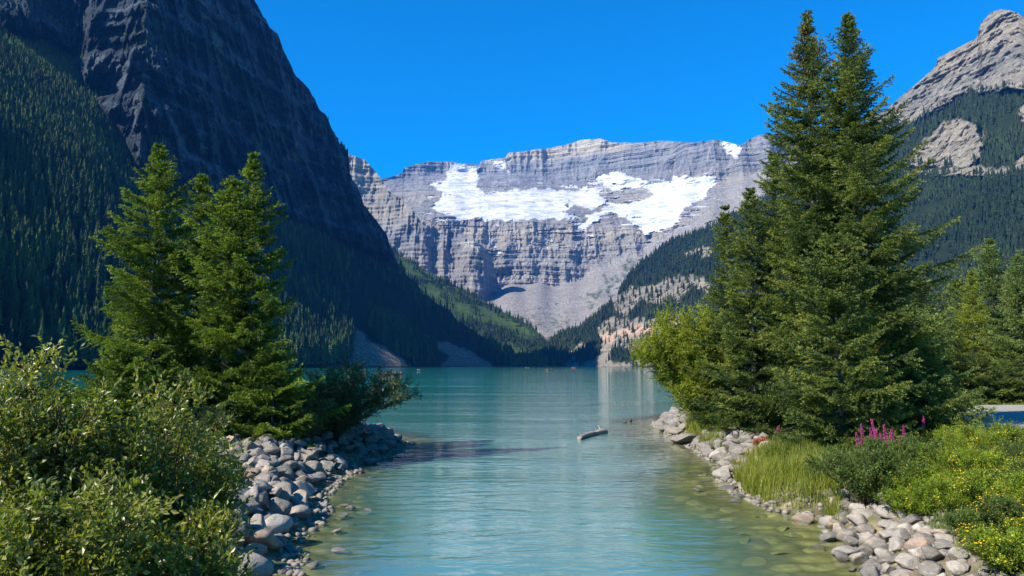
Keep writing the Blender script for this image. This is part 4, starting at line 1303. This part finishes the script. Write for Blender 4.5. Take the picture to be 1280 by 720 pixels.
for u, v, y, w, seed, lab in [(262, 560, 17.5, 0.9, 74, 'small leafy bush growing among the left stones, upper one'), (252, 628, 13.5, 0.7, 75, 'small leafy bush growing among the left stones, lower one')]:
    x, h = top_h(u, v, y)
    place_shrub('bush', lab, x, y, None, max(h, 0.4), w, seed, M['cinquefoil'], None, 'bush', nstem=12, nbr=10, ntw=6, leaf=(0.05, 0.014), sp=0.03, tw=0.3)

# yellow-green willow tree over the water, right
for u, v, y, w, lean, seed, lab in [(872, 392, 39.5, 4.6, (-1.3, -0.3), 81, 'bright yellow green willow hanging over the water at the right point'),
                                    (905, 402, 37.5, 4.2, (-0.3, -0.4), 82, 'rounder willow bush between the overhanging willow and the slim spruces'),
                                    (880, 470, 37.5, 2.6, (-0.6, -0.5), 83, 'low willow bush hanging over the stones of the right point')]:
    x, h = top_h(u, v, y)
    place_shrub('willow_tree' if seed == 81 else 'willow_bush', lab, x + 0.4, y, None, h, w, seed, M['willow'], None, 'tree' if seed == 81 else 'bush', nstem=46, nbr=30, ntw=10, leaf=(0.10, 0.028), sp=0.038, lean=lean, tw=0.24)

# right bank shrubs
GY_ = 'yellow flowering shrubs of the right bank'
for u, v, y, w, seed, fl, lab in [
    (1165, 548, 19.5, 2.4, 91, 160, 'flowering shrub with scattered yellow blossoms just right of the dark green one'),
    (1215, 530, 21.5, 2.8, 92, 220, 'highest yellow flowering shrub below the path'),
    (1262, 552, 19.0, 2.6, 93, 240, 'yellow flowering shrub under the right end of the path'),
    (1180, 592, 16.2, 2.0, 94, 130, 'leafy bright green shrub with few blossoms right above the stones'),
    (1238, 590, 15.5, 2.2, 95, 240, 'dense yellow flowering shrub in the middle of the right bank'),
    (1275, 618, 13.4, 1.9, 96, 230, 'yellow flowering shrub cut by the right picture edge'),
    (1240, 655, 12.2, 1.5, 97, 260, 'lowest yellow flowering shrub in the bottom right corner'),
    (1205, 565, 18.2, 2.0, 98, 150, 'flowering shrub between the highest one and the dense middle one'),
    (1290, 580, 16.5, 2.2, 99, 200, 'flowering shrub at the right picture edge below the path'),
    (1140, 575, 17.6, 1.8, 100, 60, 'leafy shrub with rare blossoms right of the dark green rounded shrub'),
    (1190, 535, 23.5, 2.4, 110, 120, 'flowering shrub farthest back before the dark spruce'),
    (1250, 535, 23.5, 2.6, 111, 160, 'flowering shrub farthest back at the path edge'),
    (1128, 612, 16.6, 1.5, 113, 30, 'small leafy shrub low above the waterline stones, left of the bright green one'),
    (1208, 640, 13.9, 1.4, 114, 60, 'small leafy shrub hanging over the lower right stones'),
    (1300, 640, 13.2, 1.8, 112, 200, 'flowering shrub just beyond the lower right picture edge')]:
    x, h = top_h(u, v, y)
    place_shrub('flowering_shrub', lab, x, y, None, h * (1.0, 0.86, 1.08)[seed % 3], w * 0.9, seed, M['cinquefoil'] if seed % 3 else M['green_shrub'], GY_, nstem=40, nbr=16, ntw=7, leaf=(0.036, 0.011), sp=0.022, flowers=fl, tw=0.22, upright=0.8, flower_r=0.016)
for u, v, y, w, seed, lab in [(1078, 556, 18.4, 2.6, 101, 'dark green rounded shrub behind the waterline stones, right of the reeds'),
                              (1125, 548, 20.0, 2.5, 102, 'dark green shrub below the magenta flowers'),
                              (1040, 585, 20.5, 1.6, 103, 'small green shrub at the right end of the reeds'),
                              (1000, 560, 24.5, 2.2, 104, 'bright leafy green undergrowth bush below the young spruce')]:
    x, h = top_h(u, v, y)
    place_shrub('green_shrub', lab, x, y, None, h, w, seed, M['green_shrub'], 'green shrubs of the right bank', nstem=36, nbr=18, ntw=8, leaf=(0.05, 0.016), sp=0.026, tw=0.24, upright=0.7)

# fireweed
def fireweed(h, rg):
    tb = Tubes(); pts = np.array([[0, 0, 0], [rg.normal(0, .02), rg.normal(0, .02), h * 0.5], [rg.normal(0, .05), rg.normal(0, .05), h]]); tb.add(pts, [0.008, 0.006, 0.003], 4)
    n = 110
    s = rg.uniform(0.08, 0.6, n); P = np.stack([np.interp(s, [0, .5, 1], pts[:, c]) for c in range(3)], 1)
    a = rg.uniform(0, 6.28, n); D = np.stack([np.cos(a), np.sin(a), np.full(n, 0.5)], 1)
    V, T, tn = leaves(P, D, 0.12, 0.013, rg, np.full(n, 0.5), 0.2)
    n = 190
    s = 0.6 + 0.4 * rg.uniform(0, 1, n); P2 = np.stack([np.interp(s, [0, .5, 1], pts[:, c]) for c in range(3)], 1)
    a = rg.uniform(0, 6.28, n); wd = (1.05 - s) / 0.4
    D2 = np.stack([np.cos(a), np.sin(a), rg.normal(0.2, 0.4, n)], 1)
    P2 = P2 + D2 * 0.028 * wd[:, None]
    V2, T2, _ = leaves(P2, D2, 0.032, 0.013, rg, np.full(n, 0.5), 0.5)
    return tb.mesh('stem'), mesh_np('leaves', V, T=T, attrs={'tint': tn}), mesh_np('flower_spike', V2, T=T2)


protos = []
for k, (u, v, y) in enumerate([(1073, 530, 21.6), (1080, 538, 21.4), (1092, 523, 21.8), (1094, 535, 21.3), (1103, 530, 21.6), (1107, 540, 21.2), (1121, 532, 21.7), (1112, 536, 21.9), (1149, 520, 25), (965, 532, 29),
                                 (1066, 541, 21.5), (1076, 543, 21.3), (1084, 533, 21.7), (1088, 544, 21.2), (1098, 541, 21.4), (1070, 548, 21.1), (1101, 546, 21.3), (1116, 545, 21.6)]):
    x, h = top_h(u, v, y)
    lab = 'magenta flower spike above the green shrubs before the big spruces' if k < 8 or k > 9 else ('single pinkish flower spike farther right by the dark spruce' if k == 8 else 'small magenta flower spike left of the young spruce')
    st, lf, fs = fireweed(h, np.random.default_rng(300 + k))
    root = thing('fireweed_plant', lab, 'flower', (x, y, float(ground_z(np.array([x]), np.array([float(y)]))[0])), 0, 'magenta flower spikes' if k < 8 or k > 9 else None)
    root.rotation_euler = (RNG.normal(0, 0.10), RNG.normal(0, 0.10), RNG.uniform(0, 6)); link('stem', st, M['twig'], parent=root); link('leaves', lf, M['green_shrub'], parent=root); link('flower_spike', fs, M['petal_pink'], parent=root)
# small reddish shrubs among the right stones
for k, (u, v, y, lab) in enumerate([(947, 548, 28.5, 'low reddish bush at the right end of the middle stone heap'), (880, 520, 44.5, 'low reddish bush on the stones of the right point')]):
    x, h = top_h(u, v, y)
    place_shrub('red_bush', lab, x, y, None, max(h * 0.8, 0.4), 0.6, 400 + k, M['red_leaf'], None, 'bush', nstem=12, nbr=9, ntw=6, leaf=(0.06, 0.02), sp=0.035, tw=0.3)

# ------------------------------------------------------------------ grasses
def grass(name, label, n, cond, box, hh, seed, mat, wd=0.009, bow=0.5):
    rg = np.random.default_rng(seed)
    x0, x1, y0, y1 = box
    X = rg.uniform(x0, x1, n * 10); Y = rg.uniform(y0, y1, n * 10)
    d, lf = shore_d(X, Y); Z = ground_z(X, Y); pu, pv = project(np.stack([X, Y, Z], 1))
    cl = fbm(np.stack([X * 1.4, Y * 1.4, X * 0], 1), 2, seed)
    k = np.where(cond(d, lf, X, Y, pu, pv) & (cl > rg.uniform(-0.7, 0.25, len(X))))[0][:n]
    P = np.stack([X[k], Y[k], Z[k] - 0.02], 1); N = len(k)
    h = (rg.uniform(hh[0], hh[1], N) * (1 + 0.3 * cl[k]))[:, None]
    a = rg.uniform(0, 6.28, N); o = np.stack([np.cos(a), np.sin(a), np.zeros(N)], 1) * rg.uniform(0.1, bow, N)[:, None]
    s = np.stack([-np.sin(a), np.cos(a), np.zeros(N)], 1) * wd
    up = np.array([0, 0, 1.0])
    m1 = P + up * h * 0.55 + o * h * 0.3; m2 = P + up * h * 0.9 + o * h * 1.0
    V = np.stack([P - s, P + s, m1 + s * 0.8, m1 - s * 0.8, m2], 1).reshape(-1, 3)
    b = (np.arange(N) * 5)[:, None]
    me = mesh_np(name, V, T=np.concatenate([b + np.array([[0, 1, 2]]), b + np.array([[0, 2, 3]]), b + np.array([[3, 2, 4]])], 0), attrs={'tint': np.repeat(np.clip(rg.normal(0.5, 0.22, N), 0, 1), 5)})
    link(name, me, mat, kind='stuff', label=label)


grass('reeds', 'tall yellow green reeds along the right bank', 8500, lambda d, l, x, y, pu, pv: ~l & (d > -0.15) & (d < 2.2) & (pu > 918) & (pu < 1050), (6.2, 11, 17, 27), (0.22, 0.72), 601, M['grass'], 0.007, 0.8)
grass('grass', 'grass between the stones at the right point', 3500, lambda d, l, x, y, pu, pv: ~l & (d > 0.0) & (d < 2.0) & (pu > 858) & (pu < 905), (6.5, 11, 28, 45), (0.3, 0.7), 602, M['grass'], 0.012)
grass('undergrowth', 'low grass and herbs covering the right bank', 26000, lambda d, l, x, y, pu, pv: ~l & (d > 1.0) & (pu < 1460) & ~((x > 14.2) & (y > 25)), (6, 26, 9, 42), (0.12, 0.38), 603, M['green_shrub'], 0.008, 0.9)
grass('undergrowth', 'low grass and herbs covering the left bank', 30000, lambda d, l, x, y, pu, pv: l & (d > 2.2) & (pu > -260), (-22, -3, 5, 45), (0.15, 0.45), 604, M['green_shrub'], 0.014)
grass('grass', 'grass verge beyond the path', 9000, lambda d, l, x, y, pu, pv: ~l & (y > 46.6) & (pu > 1190), (20, 40, 44, 54), (0.1, 0.3), 605, M['grass'], 0.02)

# ------------------------------------------------------------------ drift log
def log_mesh():
    rg = np.random.default_rng(9)
    n = 26; s = np.linspace(0, 1, n); sides = 16
    L = 5.6
    rad = 0.115 + 0.075 * s ** 1.5 + 0.03 * np.sin(s * 17) * s
    V = []
    for i in range(n):
        for j in range(sides):
            th = 2 * PI * j / sides
            p = np.array([[s[i] * 9, math.cos(th) * 1.4, math.sin(th) * 1.4]])
            r = rad[i] * (1 + 0.22 * float(fbm(p, 3, 700)[0]))
            e = 0.06 * float(vnoise(p * 2.1, 701)[0]) if i in (0, n - 1) else 0
            V.append((s[i] * L + e, r * math.cos(th) + 0.10 * math.sin(s[i] * 3), r * math.sin(th) * 0.9 + 0.03 * math.sin(s[i] * 5)))
    Q = []
    for i in range(n - 1):
        for j in range(sides):
            a = i * sides + j; b = i * sides + (j + 1) % sides
            Q.append((a, b, b + sides, a + sides))
    c0 = len(V); V.append((0.07, 0, 0)); V.append((L - 0.09, 0.015, 0))
    T = []
    for j in range(sides):
        T.append((c0, (j + 1) % sides, j)); T.append((c0 + 1, (n - 1) * sides + j, (n - 1) * sides + (j + 1) % sides))
    return mesh_np('trunk', np.array(V), T=T, Q=Q, smooth_shade=True)


m = NT('driftwood'); p = m.pos()
n1 = m.noise(m.mapping(p, (0.5, 6, 6)), 2.5, 5, 0.7)
c = m.ramp(n1, [(0.3, (0.12, 0.095, 0.075)), (0.55, (0.36, 0.30, 0.25)), (0.75, (0.52, 0.46, 0.40))])
m.done(m.principled(c, 0.8, m.bump(n1, 0.7, 0.04))); M['drift'] = m.m
a0 = at(724, 548, 0.06); a1 = at(757, 538, 0.10)
root = thing('drift_log', 'weathered pale log floating alone in the middle of the channel', 'log', a0, math.atan2(a1[1] - a0[1], a1[0] - a0[0]))
root.scale = (np.linalg.norm(a1 - a0) / 5.6,) + (1.0, 1.0)
link('trunk', log_mesh(), M['drift'], parent=root)
tb = Tubes(); tb.add([(0.35, 0, 0.05), (0.30, 0.02, 0.22), (0.28, 0.03, 0.30)], [0.03, 0.022, 0.012], 6); tb.add([(3.3, 0, 0.1), (3.25, -0.02, 0.30)], [0.03, 0.012], 6); tb.add([(4.9, 0.1, 0.1), (5.0, 0.22, 0.26), (5.0, 0.25, 0.33)], [0.05, 0.03, 0.015], 6)
link('branch_stub', tb.mesh('branch_stub'), M['drift'], parent=root)

# ------------------------------------------------------------------ ducks
def skin_obj(name, verts, edges, radii, mat, root_i=0, sub=2, parent=None, **props):
    me = bpy.data.meshes.new(name); me.from_pydata(verts, edges, [])
    o = link(name, me, mat, parent=parent, **props)
    md = o.modifiers.new('skin', 'SKIN')
    sv = me.skin_vertices[0] if me.skin_vertices else None
    if sv is None:
        bm = bmesh.new(); bm.from_mesh(me); bm.verts.layers.skin.verify(); bm.to_mesh(me); bm.free(); sv = me.skin_vertices[0]
    for i, r in enumerate(radii):
        sv.data[i].radius = (r, r) if not hasattr(r, '__len__') else r
        sv.data[i].use_root = (i == root_i)
    s2 = o.modifiers.new('sub', 'SUBSURF'); s2.levels = sub; s2.render_levels = sub
    md.use_smooth_shade = True
    return o


def plain(name, col, rough=0.6):
    m = NT(name); n = m.noise(m.pos(), 12, 4, 0.6)
    return m.done(m.principled(m.mix(n, tuple(c * 0.8 for c in col), tuple(min(1, c * 1.15) for c in col)), rough))


M['duck'] = plain('duck_brown', (0.07, 0.055, 0.04)); M['duck_head'] = plain('duck_head', (0.03, 0.03, 0.03)); M['bill'] = plain('duck_bill', (0.25, 0.17, 0.05))
for k, (u, v, rz) in enumerate([(781, 528.5, 1.9), (788.5, 527, 1.4)]):
    p = at(u, v, 0)
    root = thing('duck', ['brown duck swimming nearer the floating log', 'brown duck swimming nearer the right stones'][k], 'duck', p, rz, scale=0.8)
    o = skin_obj('body', [(-0.26, 0, 0.14), (-0.17, 0, 0.08), (-0.02, 0, 0.06), (0.12, 0, 0.08), (0.19, 0, 0.17), (0.20, 0, 0.27), (0.25, 0, 0.29)], [(0, 1), (1, 2), (2, 3), (3, 4), (4, 5), (5, 6)],
             [0.025, 0.075, 0.115, 0.10, 0.05, 0.055, 0.035], M['duck'], 2, parent=root)
    tb = Tubes(); tb.add([(0.27, 0, 0.285), (0.33, 0, 0.275), (0.35, 0, 0.272)], [0.02, 0.018, 0.006], 6); link('bill', tb.mesh('bill'), M['bill'], parent=root)

# ------------------------------------------------------------------ canoes with paddlers
def canoe_mesh():
    n = 21; k = 9; L = 5.0; V = []
    for layer_ in (0, 1):
        for i in range(n):
            s = -1 + 2 * i / (n - 1)
            w = 0.43 * (1 - abs(s) ** 2.3) + 0.012; dp = 0.36 + 0.20 * abs(s) ** 3
            for j in range(k):
                th = PI * j / (k - 1)
                off = 0.02 if layer_ else 0
                y = -math.cos(th) * (w - off if w > off else 0.004); z = dp - (math.sin(th) ** 0.7) * (dp + 0.10 * (1 - abs(s) ** 4) - off)
                V.append((s * L / 2 * (1 - 0.0 * layer_), y, z if j not in (0, k - 1) else dp))
    Q = []
    N = n * k
    for ly in (0, 1):
        for i in range(n - 1):
            for j in range(k - 1):
                a = ly * N + i * k + j; q = (a, a + 1, a + k + 1, a + k)
                Q.append(q if ly else q[::-1])
    for i in range(n - 1):
        for j in (0, k - 1):
            a = i * k + j; Q.append((a, a + k, a + k + N, a + N))
    return mesh_np('hull', np.array(V), Q=Q, smooth_shade=True)


HULL = {}
for cn, col in (('red', (0.50, 0.05, 0.04)), ('orange', (0.62, 0.16, 0.06))):
    HULL[cn] = canoe_mesh(); HULL[cn].materials.append(plain('hull_' + cn, col, 0.35))
SEAT = Tubes(); SEAT.add([(-1.35, -0.33, 0.22), (-1.35, 0.33, 0.22)], 0.04, 6)
SEATm = SEAT.mesh('seat'); SEATm.materials.append(plain('canoe_wood', (0.35, 0.22, 0.10)))
SEAT = Tubes(); SEAT.add([(1.05, -0.36, 0.22), (1.05, 0.36, 0.22)], 0.04, 6)
SEAT2 = SEAT.mesh('seat'); SEAT2.materials.append(SEATm.materials[0])
CL = {'white': plain('white_shirt', (0.75, 0.75, 0.76)), 'red': plain('red_vest', (0.55, 0.05, 0.04)), 'dark': plain('dark_jacket', (0.04, 0.045, 0.06)), 'skin': plain('skin', (0.48, 0.29, 0.20), 0.5), 'hair': plain('hair', (0.04, 0.028, 0.02)), 'yellow': plain('yellow_vest', (0.7, 0.5, 0.05))}
PERSON_V = [(0, 0, 0.0), (0, 0, 0.22), (0, 0, 0.42), (0, 0, 0.53), (0.01, 0, 0.62), (0.02, 0, 0.74), (0.02, 0, 0.82),
            (0, 0.19, 0.45), (0.12, 0.26, 0.24), (0.34, 0.20, 0.22), (0.41, 0.19, 0.23), (0, -0.19, 0.45), (0.14, -0.25, 0.30), (0.32, -0.10, 0.42), (0.39, -0.04, 0.44),
            (0.08, 0.11, 0.0), (0.46, 0.15, 0.12), (0.82, 0.13, -0.06), (0.92, 0.13, -0.04), (0.08, -0.11, 0.0), (0.46, -0.15, 0.12), (0.82, -0.13, -0.06), (0.92, -0.13, -0.04)]
PERSON_E = [(0, 1), (1, 2), (2, 3), (3, 4), (4, 5), (5, 6), (2, 7), (7, 8), (8, 9), (9, 10), (2, 11), (11, 12), (12, 13), (13, 14), (0, 15), (15, 16), (16, 17), (17, 18), (0, 19), (19, 20), (20, 21), (21, 22)]
PERSON_R = [0.14, 0.13, 0.15, 0.06, 0.06, 0.105, 0.07, 0.065, 0.05, 0.035, 0.035, 0.065, 0.05, 0.035, 0.035, 0.09, 0.075, 0.05, 0.045, 0.09, 0.075, 0.05, 0.045]
VEST_V = PERSON_V[1:3] + [(0, 0, 0.47)]


def paddler(label, shirt, loc, rz, group):
    root = thing('person', label, 'person', loc, rz, group)
    skin_obj('body', PERSON_V, PERSON_E, PERSON_R, CL['skin'], 0, 2, parent=root)
    skin_obj('jacket', [(0, 0, 0.05), (0, 0, 0.22), (0, 0, 0.42), (0, 0.19, 0.45), (0.12, 0.26, 0.24), (0, -0.19, 0.45), (0.14, -0.25, 0.30)], [(0, 1), (1, 2), (2, 3), (3, 4), (2, 5), (5, 6)],
             [0.165, 0.155, 0.175, 0.085, 0.065, 0.085, 0.065], CL[shirt], 1, 2, parent=root)
    skin_obj('hair', [(-0.02, 0, 0.70), (-0.01, 0, 0.80)], [(0, 1)], [0.11, 0.105], CL['hair'], 0, 2, parent=root)
    return root


def canoe(u, v, rz, color, lab, people):
    p = at(u, v, 0.0)
    root = thing('canoe', lab, 'canoe', (p[0], p[1], 0.0), rz, 'canoes on the lake')
    link('hull', HULL[color], parent=root); link('seat', SEATm, parent=root); link('seat', SEAT2, parent=root)
    for k, (dx, shirt, plab) in enumerate(people):
        loc = (p[0] + math.cos(rz) * dx, p[1] + math.sin(rz) * dx, 0.30)
        paddler(plab, shirt, loc, rz, 'paddlers in the canoes')
        tb = Tubes(); sd = 1 if k % 2 else -1
        tb.add([(-0.02, 0.10 * sd, 0.62), (0.10, 0.42 * sd, -0.02)], 0.016, 6)
        tb.add([(0.10, 0.42 * sd, 0.0), (0.12, 0.47 * sd, -0.12), (0.16, 0.56 * sd, -0.28)], [0.02, 0.075, 0.06], 6)
        link('paddle', tb.mesh('paddle'), SEATm.materials[0], loc=(loc[0] + math.cos(rz) * 0.4, loc[1] + math.sin(rz) * 0.4, 0.32), rot=(0, 0, rz), label='wooden paddle of the ' + plab.replace('rear paddler of the ', 'rear paddler in ').replace('front paddler of the ', 'front paddler in ').replace('paddler in a red vest ', 'person ').replace('paddler ', 'person ').replace('in the lone end on canoe', 'in the lone canoe'), category='paddle')


canoe(486.5, 468.6, 0.1, 'red', 'red canoe with two paddlers, leftmost on the lake', [(-1.3, 'red', 'paddler in a red vest at the rear of the leftmost canoe'), (1.0, 'red', 'paddler in a red vest at the front of the leftmost canoe')])
canoe(497.5, 468.0, 0.35, 'red', 'red canoe just right of the leftmost one', [(-1.3, 'dark', 'paddler in dark clothes at the rear of the second canoe'), (1.0, 'red', 'paddler in a red vest at the front of the second canoe')])
canoe(523.5, 463.8, 1.25, 'red', 'lone canoe seen end on before the lit scree', [(-1.3, 'white', 'paddler in white in the lone end on canoe'), (1.0, 'red', 'paddler in red at the far end of the end on canoe')])
canoe(686.5, 463.6, 0.3, 'red', 'red canoe nearest the middle of the lake', [(-1.3, 'white', 'paddler in white at the rear of the middle canoe'), (1.0, 'dark', 'paddler in dark clothes at the front of the middle canoe')])
for u, v, rz, c, lab, s in [(659, 459.9, 0.2, 'orange', 'far tiny canoe left of centre', 'yellow'), (717, 460.0, 2.9, 'red', 'tiny far red canoe right of centre', 'red'),
                            (755, 459.9, 0.3, 'orange', 'tiny far orange canoe between the red ones', 'white'), (783, 460.1, 0.1, 'red', 'tiny far red canoe nearest the right shore', 'red')]:
    canoe(u, v, rz, c, lab, [(-1.2, s, 'rear paddler of the ' + lab), (1.0, 'white', 'front paddler of the ' + lab)])

# ------------------------------------------------------------------ air, sky, sun
SUN_EL = math.radians(40); SUN_AZ = math.radians(240)   # azimuth clockwise from +Y: sun stands to the left and a little behind
sd = np.array([math.sin(SUN_AZ) * math.cos(SUN_EL), math.cos(SUN_AZ) * math.cos(SUN_EL), math.sin(SUN_EL)])
ld = bpy.data.lights.new('sun', 'SUN'); ld.energy = 5.0; ld.angle = math.radians(0.5); ld.color = (1.0, 0.91, 0.78)
lo = bpy.data.objects.new('sun', ld); COL.objects.link(lo)
lo.rotation_euler = Vector((-sd).tolist()).to_track_quat('-Z', 'Y').to_euler()
w = bpy.data.worlds.new('World'); sc.world = w; w.use_nodes = True
nt = w.node_tree; nt.nodes.clear()
sky = nt.nodes.new('ShaderNodeTexSky'); sky.sky_type = 'NISHITA'; sky.sun_disc = False
sky.sun_elevation = SUN_EL; sky.sun_rotation = SUN_AZ
sky.altitude = 2500; sky.air_density = 1.0; sky.dust_density = 0.0; sky.ozone_density = 3.0
hs = nt.nodes.new('ShaderNodeHueSaturation'); hs.inputs['Saturation'].default_value = 1.8
bg = nt.nodes.new('ShaderNodeBackground'); bg.inputs['Strength'].default_value = 0.13
wo = nt.nodes.new('ShaderNodeOutputWorld')
nt.links.new(sky.outputs[0], hs.inputs['Color']); nt.links.new(hs.outputs[0], bg.inputs[0]); nt.links.new(bg.outputs[0], wo.inputs[0])

USE_HAZE = True
if USE_HAZE:
    bm = bmesh.new(); bmesh.ops.create_cube(bm, size=1.0)
    me = bpy.data.meshes.new('haze'); bm.to_mesh(me); bm.free()
    hz = link('haze', me, None, loc=(0, 3300, 1150), scale=(9500, 7000, 2330), kind='stuff', label='thin blue mountain air')
    hm = bpy.data.materials.new('haze'); hm.use_nodes = True; t = hm.node_tree; t.nodes.clear()
    pv_ = t.nodes.new('ShaderNodeVolumePrincipled'); pv_.inputs['Color'].default_value = (0.04, 0.30, 1.0, 1); pv_.inputs['Density'].default_value = 4.0e-5; pv_.inputs['Anisotropy'].default_value = 0.0
    oo = t.nodes.new('ShaderNodeOutputMaterial'); t.links.new(pv_.outputs[0], oo.inputs['Volume'])
    me.materials.append(hm)

vs = sc.view_settings
sc.display_settings.display_device = 'sRGB'
vs.view_transform = 'Standard'; vs.look = 'None'; vs.exposure = 0.98; vs.gamma = 1.0; vs.use_curve_mapping = False
cy = sc.cycles
cy.max_bounces = 6; cy.diffuse_bounces = 2; cy.glossy_bounces = 2; cy.transmission_bounces = 3; cy.transparent_max_bounces = 8; cy.volume_bounces = 0
cy.caustics_reflective = False; cy.caustics_refractive = False
cy.use_denoising = True
cy.sample_clamp_indirect = 8
